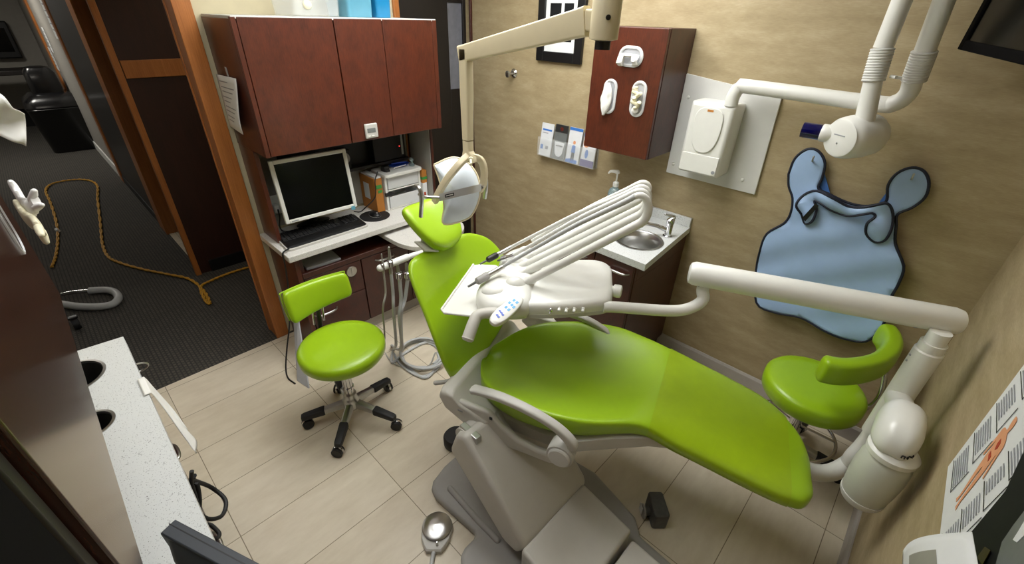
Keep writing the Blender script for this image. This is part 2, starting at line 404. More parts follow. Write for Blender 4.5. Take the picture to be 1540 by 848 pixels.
ceiling_light(-3.6, 1.6, .6, .6, 'dim unseen light panel added to brighten the corridor behind the desk wall', 'hall_fill_dim')  # unseen fill panel, added so the corridor panelling is not too dark
ceiling_light(-5.6, -.4, .6, .6, 'dim unseen light panel added to brighten the hall outside the doorway', 'hall_fill_dim')  # unseen fill panel, added to raise the light on the hall carpet
wd = bpy.data.worlds.new('world'); S.world = wd; wd.use_nodes = True
wd.node_tree.nodes['Background'].inputs[0].default_value = (.9, .95, 1, 1); wd.node_tree.nodes['Background'].inputs[1].default_value = .02
S.view_settings.view_transform = 'Standard'; S.view_settings.look = 'None'; S.view_settings.gamma = 1; S.view_settings.exposure = 0
S.view_settings.use_curve_mapping = False
S.cycles.use_denoising = True
# ------------------------------------------------------------------ west side: desk wall
CX0, CX1, CY0, CY1, CZ0, CZ1 = XW+.004, -2.41, .75, 1.86, 1.305, 1.92
t = thing('overhead_cabinet', (-2.6, 1.3, CZ0), 'wide cherry wood overhead cabinet with three doors above the desk', 'cabinet')
obj('body', MB().box(CX0, CX1-.02, CY0, CY1, CZ0, CZ1-.012), 'cherry', t, bevel=.003)
lab(obj('top_panel', MB().box(CX0, CX1-.001, CY0+.003, CY1-.003, CZ1-.012, CZ1), 'white_matte', t, bevel=.002), 'white top panel')
obj('stile', MB().box(CX1-.02, CX1, CY0, CY0+.022, CZ0, CZ1-.004), 'cherry', t, bevel=.002)
obj('stile', MB().box(CX1-.02, CX1, CY1-.03, CY1, CZ0, CZ1-.004), 'cherry', t, bevel=.002)
for a, b in ((CY0+.025, 1.216), (1.222, 1.494), (1.497, CY1-.032)):
    obj('door', MB().box(CX1-.02, CX1, a, b, CZ0+.002, CZ1-.004), 'cherry', t, bevel=.0025)
t = thing('digital_timer', (CX1, 1.34, 1.32), 'small silver digital timer stuck to the middle door of the overhead cabinet', 'timer')
obj('case', MB().box(CX1+.0005, CX1+.016, 1.302, 1.382, 1.32, 1.4), 'grey', t, bevel=.006)
obj('display', MB().box(CX1+.014, CX1+.018, 1.314, 1.366, 1.352, 1.376), 'grey_print', t, bevel=.001)
obj('button_row', MB().box(CX1+.014, CX1+.019, 1.314, 1.33, 1.33, 1.336).box(CX1+.014, CX1+.019, 1.338, 1.354, 1.33, 1.336), 'white', t, bevel=.001)
# notice taped on the cabinet's side
def sheet(fn, name, m, label, cat, th=.0015, nu=10, nv=10, parent=None, group=None):
    o = obj(name, MB().grid(fn, nu, nv), m, parent, solid=th)
    if parent is None: tag(o, label, cat, group)
    return o
def notice(u, v):
    a, b, c, d = V((-2.815, .742, 1.645)), V((-2.505, .735, 1.652)), V((-2.55, .728, 1.415)), V((-2.86, .738, 1.4))
    a = V((-2.812, .742, 1.655)); d = V((-2.805, .735, 1.4)); b = V((-2.495, .735, 1.665)); c = V((-2.54, .726, 1.405))
    p = (a*(1-u)+b*u)*(1-v)+(d*(1-u)+c*u)*v
    return p+V((0, -.018*math.sin(v*2.8)*u*v-.008*u*v, 0))
t = thing('paper_notice', (-2.65, .742, 1.4), 'printed white form taped to the south end of the overhead cabinet', 'notice')
sheet(notice, 'page', 'paper', '', '', parent=t)
mk = MB()
for i in range(9):
    v0 = .1+.09*i+.01*(i % 2); u0, u1 = .12+.02*(i % 3), .55+.1*((i*7) % 4)
    off = V((0, -.002, 0))
    mk.add([notice(u0, v0)+off, notice(u1, v0)+off, notice(u1, v0+.02)+off, notice(u0, v0+.02)+off], [(0, 1, 2, 3)])
obj('print_lines', mk, 'ink', t, smooth=False)
obj('tape_strip', MB().box(-2.66, -2.64, .7475, .7492, 1.64, 1.7), 'grey_paper', t, smooth=False)
# bins on top of the cabinet
def bin_(name, x, y, w, d, h, m, label, lid=None):
    t = thing(name, (x, y, CZ1), label, 'storage bin')
    b = MB()
    for s0, z in ((.9, .001), (.97, h*.85), (1.0, h*.86), (1.0, h)): pass
    rings = [[V((x+px*s, y+py*s, CZ1+z)) for px, py in rrect(d/2, w/2, .02)] for s, z in ((.88, .001), (.9, .004), (.97, h-.02), (1.0, h-.018), (1.0, h))]
    inner = [[V((x+px*s, y+py*s, CZ1+z)) for px, py in rrect(d/2, w/2, .02)] for s, z in ((.975, h), (.94, h-.02), (.87, .006))]
    obj('tub', MB().loft(rings+inner), m, t)
    if lid: obj('lid', MB().prism([(x+px*1.03, y+py*1.03, CZ1+h+.001) for px, py in rrect(d/2, w/2, .02)], (0, 0, .015)), lid, t, bevel=.003)
    return t
t = bin_('storage_bin', -2.6, 1.18, .26, .28, .16, 'clear', 'clear plastic bin with a cream lid knob on the overhead cabinet')
obj('knob', MB().ell((-2.47, 1.13, CZ1+.05), (.012, .022, .02)), 'latex', t)
bin_('storage_bin', -2.6, 1.42, .16, .26, .2, 'teal_tub', 'pale teal tub on the overhead cabinet beside the clear bin', 'white')
bin_('storage_bin', -2.6, 1.57, .1, .24, .2, 'blue_tub', 'bright blue tub standing last on the overhead cabinet', 'clear')
DZ = .762
# wood end panels that carry the cabinet and the desk
tag(obj('end_panel', MB().box(XW+.004, -2.6, .752, .775, DZ+.0005, CZ0-.002), 'cherry', bevel=.002), 'cherry end panel standing between the desk and the overhead cabinet, by the doorway', 'panel')
t = thing('end_panel', (-2.65, 1.84, .8), 'grey lined end panel right of the plastic drawers', 'panel')
obj('panel', MB().box(XW+.004, -2.52, 1.842, 1.86, .802, CZ0-.002), 'darkcherry', t, bevel=.002)
lab(obj('lining', MB().box(XW+.05, -2.53, 1.838, 1.842, .802, CZ0-.002), 'laminate', t, smooth=False), 'grey laminate inner face')
struct('wall_niche', MB().box(XW+.001, XW+.012, .775, 1.838, .78, CZ0-.001), 'laminate', smooth=False)
# desk
desk_pts = [(XW+.004, .72), (-2.385, .72), (-2.385, .735), (-2.385, 1.9), (XW+.004, 1.9)]
t = thing('desk_worktop', (-2.6, 1.3, DZ-.036), 'pale speckled desk worktop carrying the computer', 'worktop')
obj('slab', MB().prism([(x, y, DZ-.036) for x, y in desk_pts], (0, 0, .036)), 'laminate_top', t, bevel=.004)
# lower half-round side top
pts = [(-2.62, 1.335), (-2.30, 1.335), (-2.2, 1.35), (-2.13, 1.385), (-2.085, 1.44), (-2.07, 1.52), (-2.07, 1.62), (-2.085, 1.7), (-2.12, 1.77), (-2.18, 1.825), (-2.27, 1.85), (-2.62, 1.85)]
pts = [(p.x, p.y) for p in catmull([(x, y, 0) for x, y in pts], 4)]
t = thing('pull_out_top', (-2.35, 1.6, .66), 'half round pale worktop sliding out below the desk behind the headrest', 'worktop')
obj('slab', MB().prism([(x, y, .667) for x, y in pts], (0, 0, .03)), 'laminate_top', t, bevel=.003)
obj('runner', MB().box(-2.6, -2.44, 1.4, 1.8, .645, .667), 'dkgrey', t, bevel=.002)
# cabinet below the desk
FX = -2.43
t = thing('desk_cabinet', (-2.6, 1.3, 0), 'dark cherry base cabinet with drawers under the desk', 'cabinet')
b = MB().box(XW+.004, FX-.02, .785, 1.88, .09, .6).box(XW+.004, FX-.05, .785, 1.88, 0, .09).box(XW+.004, FX-.02, .785, .81, .6, DZ-.037).box(XW+.004, FX-.02, 1.855, 1.88, .6, DZ-.037)
obj('body', b, 'darkcherry', t, bevel=.003)
obj('side_panel', MB().box(XW+.004, FX, .756, .784, .0005, DZ-.037), 'cherry', t, bevel=.002)
lab(obj('toe_kick', MB().box(FX-.05, FX-.04, .785, 1.88, .002, .088), 'baseb', t, smooth=False), 'pale grey toe kick')
obj('rail', MB().box(FX-.02, FX+.004, .785, 1.88, .575, .61), 'darkcherry', t, bevel=.004)
def bow_handle(c, d, L, out, r=.006, m='steel', parent=None, name='handle'):
    c, d, out = V(c), V(d).normalized(), V(out)
    pts = [c-d*L/2, c-d*L/2*.8+out*.7, c-d*L*.2+out, c+d*L*.2+out, c+d*L/2*.8+out*.7, c+d*L/2]
    return obj(name, MB().tube(pts, [r*.7, r, r*1.2, r, r*.7], 10, 4, True), m, parent)
dw = obj('drawer', MB().box(FX-.02, FX, .79, 1.155, .355, .57), 'darkcherry', t, bevel=.003)
obj('lock', MB().lathe([(.032, 0), (.036, .004), (.034, .008), (.006, .009)], (FX, 1.083, .515), (1, 0, 0)).box(FX+.008, FX+.013, 1.08, 1.086, .492, .538), 'steel', dw)
dw = obj('drawer', MB().box(FX-.02, FX, .79, 1.155, .1, .35), 'darkcherry', t, bevel=.003)
bow_handle((FX, .87, .305), (0, 1, 0), .15, (.03, 0, 0), parent=dw)
d2 = obj('door', MB().box(FX-.02, FX, 1.162, 1.515, .1, .57), 'darkcherry', t, bevel=.003)
bow_handle((FX, 1.33, .53), (0, 1, 0), .14, (.03, 0, 0), parent=d2)
d2 = obj('door', MB().box(FX-.02, FX, 1.52, 1.875, .1, .57), 'darkcherry', t, bevel=.003)
bow_handle((FX, 1.7, .53), (0, 1, 0), .14, (.03, 0, 0), parent=d2)
tag(obj('loose_papers', MB().prism([(-2.72, .84, .602), (-2.47, .83, .602), (-2.45, 1.04, .602), (-2.7, 1.06, .602)], (0, 0, .018)), 'grey_paper', bevel=.002), 'grey papers lying in the open slot under the desk', 'papers')
# monitor
t = thing('computer_monitor', (-2.66, 1.04, DZ), 'white framed flat monitor with a dark screen on the desk', 'monitor')
mc = V((-2.585, 1.035, 1.056)); mx = V((.03, 1, -.012)).normalized(); mz = V((-.1, .004, 1)).normalized(); mx = (mx-mz*mx.dot(mz)).normalized(); mo = mx.cross(mz)
if mo.x < 0: mo = -mo
MW, MH = .222, .181
fr = MB()
for a in (-1, 1):
    fr.obox(mc+mx*a*(MW-.011), (mx, mz, mo), (.011, MH, .012)); fr.obox(mc+mz*a*(MH-.011), (mx, mz, mo), (MW-.022, .011, .012))
lab(obj('bezel', fr, 'white', t, bevel=.004), 'white bezel')
obj('screen', MB().obox(mc, (mx, mz, mo), (MW-.021, MH-.021, .007)), 'screen', t, smooth=False)
obj('back_shell', MB().loft([[mc-mo*d+mx*px*s+mz*py*s for px, py in rrect(MW, MH, .02)] for d, s in ((.01, .99), (.03, .95), (.055, .7))]), 'white', t)
obj('maker_badge', MB().obox(mc-mx*.17-mz*(MH-.011)+mo*.0125, (mx, mz, mo), (.02, .003, .0006)), 'ink', t, smooth=False)
lab(obj('sticker', MB().obox(mc+mx*.192-mz*(MH+.002)+mo*.0125, (mx, mz, mo), (.013, .012, .0006)), 'teal_tub', t, smooth=False), 'pale blue sticker')
obj('stand', MB().tube([(-2.755, 1.04, DZ+.015), (-2.745, 1.04, DZ+.12), (-2.65, 1.035, 1.0)], [.026, .024, .03], 12, 4), 'black', t)
obj('foot', MB().lathe([(.09, 0), (.09, .008), (.04, .02)], (-2.757, 1.04, DZ+.0005), sx=.48, sy=1.2), 'black', t)
# keyboard
t = thing('keyboard', (-2.58, 1.01, DZ), 'black computer keyboard with wrist rest at the front of the desk', 'keyboard')
k0, k1, k2, k3 = V((-2.705, .765, 0)), V((-2.69, 1.29, 0)), V((-2.455, 1.265, 0)), V((-2.447, .748, 0))
def kp(u, v, z): p = (k0*(1-u)+k1*u)*(1-v)+(k3*(1-u)+k2*u)*v; return V((p.x, p.y, DZ+z))
def rim(u0, u1, v0, v1, z): return [kp(u0+a*(u1-u0), v0+b*(v1-v0), z) for a, b in [((x+1)/2, (y+1)/2) for x, y in rrect(1, 1, .16)]]
lab(obj('tray', MB().loft([rim(0, 1, 0, 1, .001), rim(0, 1, 0, 1, .012), rim(.01, .99, .02, .98, .015)]), 'grey', t), 'silver grey rim')
obj('deck', MB().loft([rim(.012, .988, .03, .97, .0135), rim(.012, .988, .03, .97, .017), rim(.02, .98, .05, .95, .019)]), 'black', t)
for cols_ in (range(0, 14), range(15, 19)):
    ks = MB()
    for r in range(6):
        for c in cols_:
            u0 = .03+c*.0492; v0 = .07+r*.086
            ks.prism([kp(u0, v0, .018), kp(u0+.041, v0, .018), kp(u0+.041, v0+.07, .018), kp(u0, v0+.07, .018)], (0, 0, .0065))
    obj('key_block', ks, 'rubber', t, bevel=.0012, bseg=2)
obj('wrist_rest', MB().loft([rim(.02, .98, .64, .95, .018), rim(.025, .975, .65, .94, .023), rim(.04, .96, .7, .9, .025)]), 'black', t)
# mouse pad and mouse
tag(obj('mouse_pad', MB().lathe([(.098, 0), (.1, .002), (.098, .004)], (-2.585, 1.385, DZ+.0008), seg=48), 'rubber'), 'round black mouse pad on the desk', 'mouse pad')
t = thing('computer_mouse', (-2.58, 1.385, DZ+.005), 'black and silver mouse on the round mouse pad', 'mouse')
obj('skirt', MB().lathe([(.03, 0), (.033, .004), (.031, .01)], (-2.58, 1.385, DZ+.0052), sx=1.6, sy=1.05), 'grey', t)
obj('shell', MB().ell((-2.58, 1.385, DZ+.013), (.0535, .0345, .024)), 'black', t)
obj('wheel', MB().cyl((-2.553, 1.381, DZ+.029), (-2.553, 1.389, DZ+.029), .006), 'dkgrey', t)
# plastic drawer tower
UX0, UX1, UY0, UY1, UZ1 = -2.79, -2.6, 1.5, 1.79, 1.0
t = thing('plastic_drawers', (-2.7, 1.65, DZ), 'white plastic two drawer organiser on the desk', 'drawer unit')
b = MB().box(UX0, UX1, UY0, UY0+.018, DZ+.001, UZ1).box(UX0, UX1, UY1-.018, UY1, DZ+.001, UZ1).box(UX0, UX1, UY0+.018, UY1-.018, DZ+.001, DZ+.014).box(UX0, UX0+.008, UY0+.018, UY1-.018, DZ+.014, UZ1)
obj('frame', b, 'white', t, bevel=.004)
top = [[V((UX0+.02+(UX1+.02-UX0-.02)*0+(x+1)/2*(UX1+.012-UX0), (UY0+UY1)/2+y*(UY1-UY0)/2*1.03, z)) for x, y in rrect(1, 1, .2)] for z in (UZ1, UZ1+.022)]
obj('top', MB().loft(top), 'white', t, bevel=.005)
for z0, z1 in ((DZ+.016, DZ+.095), (DZ+.15, UZ1-.005)):
    dr = MB().box(UX1-.004, UX1+.002, UY0+.022, UY1-.022, z0, z1).box(UX0+.02, UX1-.004, UY0+.022, UY1-.022, z0, z0+.004)
    for yy in (UY0+.022, UY1-.026): dr.box(UX0+.02, UX1-.004, yy, yy+.004, z0, z1)
    o = obj('drawer', dr, 'frosted', t, bevel=.001)
    obj('packets', MB().prism([(UX0+.05, UY0+.06, z0+.006), (UX1-.02, UY0+.05, z0+.006), (UX1-.03, UY1-.1, z0+.006), (UX0+.06, UY1-.06, z0+.006)], (0, .01, .04)), 'paper', o, bevel=.006)
obj('shelf', MB().box(UX0+.01, UX1, UY0+.018, UY1-.018, DZ+.135, DZ+.143), 'white', t, bevel=.002)
lab(obj('binder_clip', MB().box(UX1-.01, UX1+.008, UY0-.006, UY0+.045, DZ+.105, DZ+.13).cyl((UX1+.002, UY0+.045, DZ+.118), (UX1+.002, UY0+.06, DZ+.118), .006), 'black', t, bevel=.003), 'black clip')
M['green_print'] = mat('green_print', rgb(60, 140, 60), .6, var=.05)
t = thing('envelope_box', (-2.7, 1.46, DZ), 'orange manila file box with a white label left of the drawers', 'box')
obj('box', MB().box(-2.805, -2.615, 1.43, 1.488, DZ+.001, 1.0), 'manila', t, bevel=.002)
lab(obj('label', MB().box(-2.76, -2.69, 1.4285, 1.4297, DZ+.08, DZ+.19), 'paper', t, smooth=False), 'white label')
lab(obj('page_edges', MB().box(-2.79, -2.612, 1.436, 1.482, 1.0005, 1.012), 'paper', t, bevel=.001), 'white page edges')
lab(obj('index_tab', MB().box(-2.614, -2.611, 1.44, 1.48, .93, .955).box(-2.614, -2.611, 1.45, 1.48, .9, .918), 'green_print', t, smooth=False), 'green tabs')
t = thing('file_folder', (-2.7, 1.81, DZ), 'orange and white file with green band right of the drawers', 'file')
obj('cover', MB().box(-2.79, -2.585, 1.797, 1.832, DZ+.001, .99), 'paper', t, bevel=.003)
lab(obj('orange_sleeve', MB().box(-2.79, -2.583, 1.795, 1.834, .9, .992), 'manila', t, bevel=.003), 'orange sleeve')
lab(obj('green_band', MB().box(-2.7, -2.581, 1.794, 1.835, .925, .945), 'green_print', t, bevel=.002), 'green band')
obj('index_tab', MB().box(-2.6, -2.58, 1.8, 1.815, DZ+.03, DZ+.07), 'red_print', t, bevel=.002)
# odds and ends on the drawers
zt = UZ1+.0225
t = thing('tape_dispenser', (-2.66, 1.56, zt), 'small black tape dispenser on the front of the plastic drawers', 'tape dispenser')
obj('body', MB().loft([[V((-2.66+x*.03*s, 1.55+y*.02, zt+z)) for x, y in rrect(1, 1, .4)] for s, z in ((1, .0005), (1, .014), (.7, .034))]), 'black', t)
obj('cutter', MB().box(-2.634, -2.62, 1.535, 1.565, zt+.0008, zt+.016), 'rubber', t, bevel=.002)
t = thing('blue_tray', (-2.7, 1.69, zt), 'small bright blue tray on top of the plastic drawers', 'tray')
obj('dish', MB().lathe([(.05, 0), (.07, .012), (.066, .012), (.045, .004)], (-2.7, 1.69, zt+.0005), sx=.7, sy=1.1), 'cobalt', t)
tag(obj('pen', MB().tube([(-2.66, 1.62, zt+.006), (-2.64, 1.7, zt+.017)], .004, 8, 0, True), 'white'), 'white pen propped on the small blue tray', 'pen')
tag(obj('marker_pen', MB().tube([(-2.72, 1.645, zt+.018), (-2.69, 1.74, zt+.019)], .006, 8, 0, True), 'cobalt'), 'blue pen lying across the small blue tray', 'pen')
tag(obj('desk_fan', MB().lathe([(.018, 0), (.018, .01), (.008, .02), (.008, .035), (.016, .04), (.012, .055)], (-2.64, 1.755, zt+.0005)), 'teal_gel'), 'tiny clear stand at the right end of the drawers top', 'ornament')
# black electronics shelf behind the monitor
t = thing('electronics_shelf', (-2.72, 1.4, 1.03), 'black shelf under the overhead cabinet holding electronics', 'shelf')
obj('board', MB().box(-2.805, -2.72, .93, 1.79, 1.045, 1.065), 'black_wood', t, bevel=.002)
obj('back', MB().box(-2.807, -2.8, .93, 1.79, 1.065, CZ0-.004), 'black', t, smooth=False)
obj('bracket', MB().box(-2.8, -2.73, 1.2, 1.215, .99, 1.045), 'black_wood', t, bevel=.002)
t = thing('computer_tower', (-2.7, 1.66, 1.066), 'black box of electronics with a red light above the drawers', 'computer')
obj('case', MB().box(-2.795, -2.725, 1.52, 1.77, 1.0665, 1.26), 'black', t, bevel=.006)
lab(obj('silver_strip', MB().box(-2.726, -2.721, 1.735, 1.75, 1.09, 1.24), 'steel', t, bevel=.001), 'silver strip')
M['led'] = mat('red_led', (1, .05, .04, 1), .4, var=0, emit=2)
obj('power_light', MB().ell((-2.722, 1.72, 1.15), (.003, .004, .004), seg=8, rings=6), 'led', t)
for i, (yy, s, lb) in enumerate(((1.31, .036, 'round grey speaker on the black shelf, right of the pair'), (1.19, .03, 'round dark grey speaker on the black shelf behind the monitor'))):
    t = thing('speaker', (-2.66, yy, 1.066), lb, 'speaker')
    obj('cabinet', MB().box(-2.797, -2.735, yy-s*1.3, yy+s*1.3, 1.0665, 1.0665+s*3.4), 'black', t, bevel=.008)
    obj('cone', MB().lathe([(s, 0), (s*1.05, .006), (s*.8, .01), (s*.3, .004)], (-2.735, yy, 1.0665+s*1.9), (1, 0, 0)), 'dkgrey' if i == 0 else 'lead_grey', t)
# wall socket and plug, cables
t = thing('wall_socket', (XW+.013, .84, .92), 'white socket and plug on the wall left of the monitor', 'socket')
obj('plate', MB().box(XW+.0125, XW+.02, .81, .88, .86, .98), 'white', t, bevel=.003)
obj('plug', MB().box(XW+.02, XW+.06, .83, .866, .88, .93), 'white', t, bevel=.008)
tag(obj('power_cable', MB().tube([(-2.76, .848, .905), (-2.74, .84, .86), (-2.75, .83, .8), (-2.73, .84, .772), (-2.7, .9, .768)], .004, 8, 6), 'black'), 'black power cable hanging from the socket left of the monitor', 'cable')
tag(obj('keyboard_cable', MB().tube([(-2.46, .76, .779), (-2.45, .735, .778), (-2.44, .712, .765), (-2.44, .71, .7), (-2.45, .69, .5), (-2.47, .655, .3), (-2.5, .61, .12), (-2.46, .56, .012), (-2.36, .53, .006), (-2.28, .54, .006)], .0045, 8, 6), 'black'), 'black cable dropping from the keyboard over the desk corner to the floor', 'cable')
tag(obj('lead_cable', MB().tube([(-2.6, 1.46, 1.05), (-2.58, 1.42, 1.0), (-2.57, 1.4, .9), (-2.6, 1.33, .83), (-2.68, 1.33, .78), (-2.74, 1.32, .768)], .004, 8, 6), 'black'), 'black lead looping in front of the orange file box', 'cable')
# folded sheet leaning on the cabinet end
t = thing('folded_sheet', (-2.5, .66, 0), 'grey cardboard sheet leaning against the end of the desk cabinet', 'cardboard')
obj('panel', MB().prism([(-2.6, .73, .3), (-2.52, .725, .3), (-2.19, .58, .002), (-2.3, .56, .002), (-2.56, .7, .2)], (.004, .006, .0)), 'grey_paper', t, smooth=False)
# ------------------------------------------------------------------ north wall
# framed picture
fx0, fx1, fz0, fz1 = -2.155, -1.792, 1.70, 2.11
t = thing('picture_frame', ((fx0+fx1)/2, YN, fz0), 'black framed black and white photograph on the tan wall', 'picture')
b = MB(); fw = .058
for x0, x1, z0, z1 in ((fx0, fx0+fw, fz0, fz1), (fx1-fw, fx1, fz0, fz1), (fx0+fw, fx1-fw, fz0, fz0+fw), (fx0+fw, fx1-fw, fz1-fw, fz1)):
    b.box(x0, x1, YN-.026, YN-.001, z0, z1)
obj('frame', b, 'black', t, bevel=.004)
lab(obj('mat_board', MB().box(fx0+fw, fx1-fw, YN-.014, YN-.001, fz0+fw, fz1-fw), 'paper', t, smooth=False), 'white mat board')
ph = obj('photo', MB().box(fx0+fw+.035, fx1-fw-.032, YN-.016, YN-.0142, fz0+fw+.06, fz1-fw-.03), 'black_photo', t, smooth=False)
xm = (fx0+fx1)/2
obj('pale_shape', MB().box(xm+.0, xm+.022, YN-.0172, YN-.0162, fz0+.2, fz0+.33).prism([(xm-.03, YN-.0162, fz0+.19), (xm+.03, YN-.0162, fz0+.2), (xm+.02, YN-.0162, fz0+.21), (xm-.02, YN-.0162, fz0+.205)], (0, -.001, 0)).prism([(xm-.03, YN-.0162, fz0+.15), (xm-.005, YN-.0162, fz0+.16), (xm+.03, YN-.0162, fz0+.13), (xm-.01, YN-.0162, fz0+.125)], (0, -.001, 0)), 'white_photo', ph, smooth=False)
# coat hook
t = thing('coat_hook', (-2.38, YN, 1.59), 'small round chrome coat hook on the tan wall', 'hook')
obj('wall_mount', MB().lathe([(.03, 0), (.03, .005), (.022, .014), (.009, .02)], (-2.372, YN-.001, 1.6), (0, -1, 0)), 'chrome', t)
obj('peg', MB().lathe([(.008, 0), (.007, .034), (.019, .042), (.022, .052), (.014, .058)], (-2.372, YN-.016, 1.598), (-.05, -1, 0)), 'steel', t)
# brochure rack
bx0, bx1, bz0, bz1 = -2.078, -1.59, 1.095, 1.3
t = thing('brochure_holder', (-1.83, YN, bz0), 'clear wall rack holding four leaflets beside the wood dispenser cabinet', 'brochure rack')
obj('wall_mount_sheet', MB().box(bx0, bx1, YN-.006, YN-.002, bz0, bz1+.0), 'clear', t, smooth=False)
obj('front_sheet', MB().box(bx0, bx1, YN-.05, YN-.047, bz0, bz0+.13), 'clear', t, smooth=False)
obj('bottom_sheet', MB().box(bx0, bx1, YN-.047, YN-.006, bz0, bz0+.003), 'clear', t, smooth=False)
cols = [('white_photo', 'white leaflet with pale blue print, leftmost in the wall rack'), ('grey_print', 'grey and black leaflet with a cup picture in the wall rack'), ('white_photo', 'white leaflet with a standing figure in blue in the wall rack'), ('white_photo', 'leaflet with a face and purple foot, nearest the wood cabinet')]
wdt = (bx1-bx0)/4
for i, (m, lb) in enumerate(cols):
    x0, x1 = bx0+wdt*i+.008, bx0+wdt*(i+1)-.008; z1 = bz1+.015+(.01 if i in (1, 2) else 0)
    t = thing('leaflet', ((x0+x1)/2, YN-.03, bz0+.004), lb, 'leaflet')
    yf = YN-.045; yb = YN-.035
    obj('paper', MB().prism([(x0, yf, bz0+.004), (x1, yf, bz0+.004), (x1, YN-.016, z1), (x0, YN-.016, z1)], (0, .006, 0)), m, t, smooth=False)
    def fp(u, v): return V((x0+(x1-x0)*u, yf+(YN-.016-yf)*v-.0012, bz0+.004+(z1-bz0-.004)*v))
    def patch(u0, u1, v0, v1, m, nm, shape=None):
        pts = [fp(u0, v0), fp(u1, v0), fp(u1, v1), fp(u0, v1)] if shape is None else [fp(u0+(u1-u0)*(.5+.5*a), v0+(v1-v0)*(.5+.5*b)) for a, b in shape]
        obj(nm, MB().prism(pts, (0, .0008, 0)), m, t, smooth=False)
    circ = [(math.cos(R(a)), math.sin(R(a))) for a in range(0, 360, 24)]
    if i == 0:
        patch(.12, .88, .78, .83, 'blue_print', 'title_line'); patch(.12, .6, .7, .72, 'ink', 'text_line'); patch(.1, .3, .2, .34, 'blue_print', 'small_picture'); patch(.5, .75, .22, .32, 'ink', 'small_picture')
    if i == 1:
        patch(0, 1, .78, 1, 'dark_print', 'dark_band'); patch(.4, .66, .82, .94, 'red_print', 'emblem', circ); patch(.1, .9, .08, .5, 'white_photo', 'cup_picture', [(-1, 1), (1, 1), (.75, -.6), (.3, -1), (-.3, -1), (-.75, -.6)]); patch(.2, .8, .36, .42, 'grey_print', 'cup_rim', circ)
    if i == 2:
        patch(0, 1, .92, 1, 'blue_print', 'top_band'); patch(0, .9, 0, .12, 'blue_print', 'bottom_band', [(-1, -1), (1, -1), (1, .6), (-.2, 1), (-1, .3)]); patch(.34, .66, .3, .52, 'blue_print', 'figure_shirt', [(-1, -1), (1, -1), (.8, .8), (0, 1), (-.8, .8)]); patch(.4, .6, .54, .64, 'skin_print', 'figure_head', circ); patch(.38, .64, .06, .3, 'dark_print', 'figure_legs', [(-1, -1), (-.2, -1), (0, .4), (.2, -1), (1, -1), (.9, 1), (-.9, 1)])
    if i == 3:
        patch(0, 1, 0, .2, 'purple', 'foot_band'); patch(0, 1, .86, 1, 'blue_print', 'top_band'); patch(.02, .5, .55, .84, 'skin_print', 'face_picture', circ); patch(.25, .5, .24, .5, 'blue_print', 'figure', circ)
# wood dispenser cabinet
dx0, dx1, dy, dz0, dz1 = -1.518, -1.108, 2.21, 1.302, 1.918
t = thing('dispenser_cabinet', ((dx0+dx1)/2, YN, dz0), 'cherry wood wall cabinet with three oval dispensing openings', 'cabinet')
obj('body', MB().box(dx0, dx1, dy+.022, YN-.001, dz0, dz1), 'darkcherry', t, bevel=.003)
obj('underside_catch', MB().box(-1.16, -1.13, dy+.1, dy+.14, dz0-.012, dz0), 'white', t, bevel=.004)
door = obj('door', MB().box(dx0, dx1-.002, dy, dy+.02, dz0+.001, dz1-.001), 'cherry', t, bevel=.003)
def oval(cx, cz, w, h, d0, r_=None):
    r_ = min(w, h)*.98
    return [(cx+x, dy-d0, cz+z) for x, z in rrect(w, h, r_, 8)]
def flange(cx, cz, w, h):
    rings = [oval(cx, cz, w+.012, h+.012, .0004), oval(cx, cz, w+.012, h+.012, .005), oval(cx, cz, w+.004, h+.004, .008), oval(cx, cz, w-.002, h-.002, .006), oval(cx, cz, w-.003, h-.003, .0006)]
    lab(obj('opening_ring', MB().loft(rings, cap0=False, cap1=False), 'frosted', t), 'clear plastic oval ring')
    obj('opening', MB().prism(oval(cx, cz, w, h, .0004), (0, -.0012, 0)), 'grey_paper', t, smooth=False)
O1 = at(949, 85, y=dy); O2 = at(917, 145, y=dy); O3 = at(960, 149, y=dy)
flange(O1.x, O1.z, .058, .036); flange(O2.x, O2.z, .03, .075); flange(O3.x, O3.z, .03, .075)
def crumple(fn, nu, nv, amp, seed):
    rnd = random.Random(seed); ph = [rnd.uniform(0, 6.28) for _ in range(8)]
    def g(u, v):
        p = fn(u, v)
        n = math.sin(u*9+ph[0]+v*4)+math.sin(v*11+ph[1]-u*5)+.6*math.sin(u*19+ph[2])*math.sin(v*17+ph[3])
        return p+V((.3*n*amp, -abs(n)*amp, .2*n*amp))
    return g
def tiss(u, v): return V((O1.x-.058+.116*u*(1), dy-.012-.02*math.sin(v*3), O1.z+.012-(.058*v if u < .3 else .05*v if u > .7 else .014*v)-.0*u))
tag(obj('tissue', MB().grid(crumple(tiss, 24, 8, .004, 3), 24, 8), 'tissue', solid=.001), 'white tissue hanging from the top opening of the dispenser cabinet', 'tissue')
def mask(u, v):
    w = .034*math.sin(math.pi*min(max(v, .02), .97))**.6
    return V((O2.x-.006+w*(2*u-1)-.008*v, dy-.014-.016*math.sin(math.pi*u), O2.z+.07-.165*v))
tag(obj('paper_towel', MB().grid(crumple(mask, 12, 18, .003, 5), 12, 18), 'tissue', solid=.001), 'folded white paper bulging from the lower left dispenser opening', 'paper towel')
rnd = random.Random(4); b = MB()
t2 = thing('latex_gloves', (O3.x, dy, O3.z), 'cream latex gloves bunched in the lower right dispenser opening', 'gloves')
pts = []
for k in range(7):
    a = V((O3.x+rnd.uniform(-.014, .016), dy-.018, O3.z+.055-.015*k)); c = a+V((rnd.uniform(-.014, .014), -.012, rnd.uniform(-.012, .012)))
    pts += [a, c]
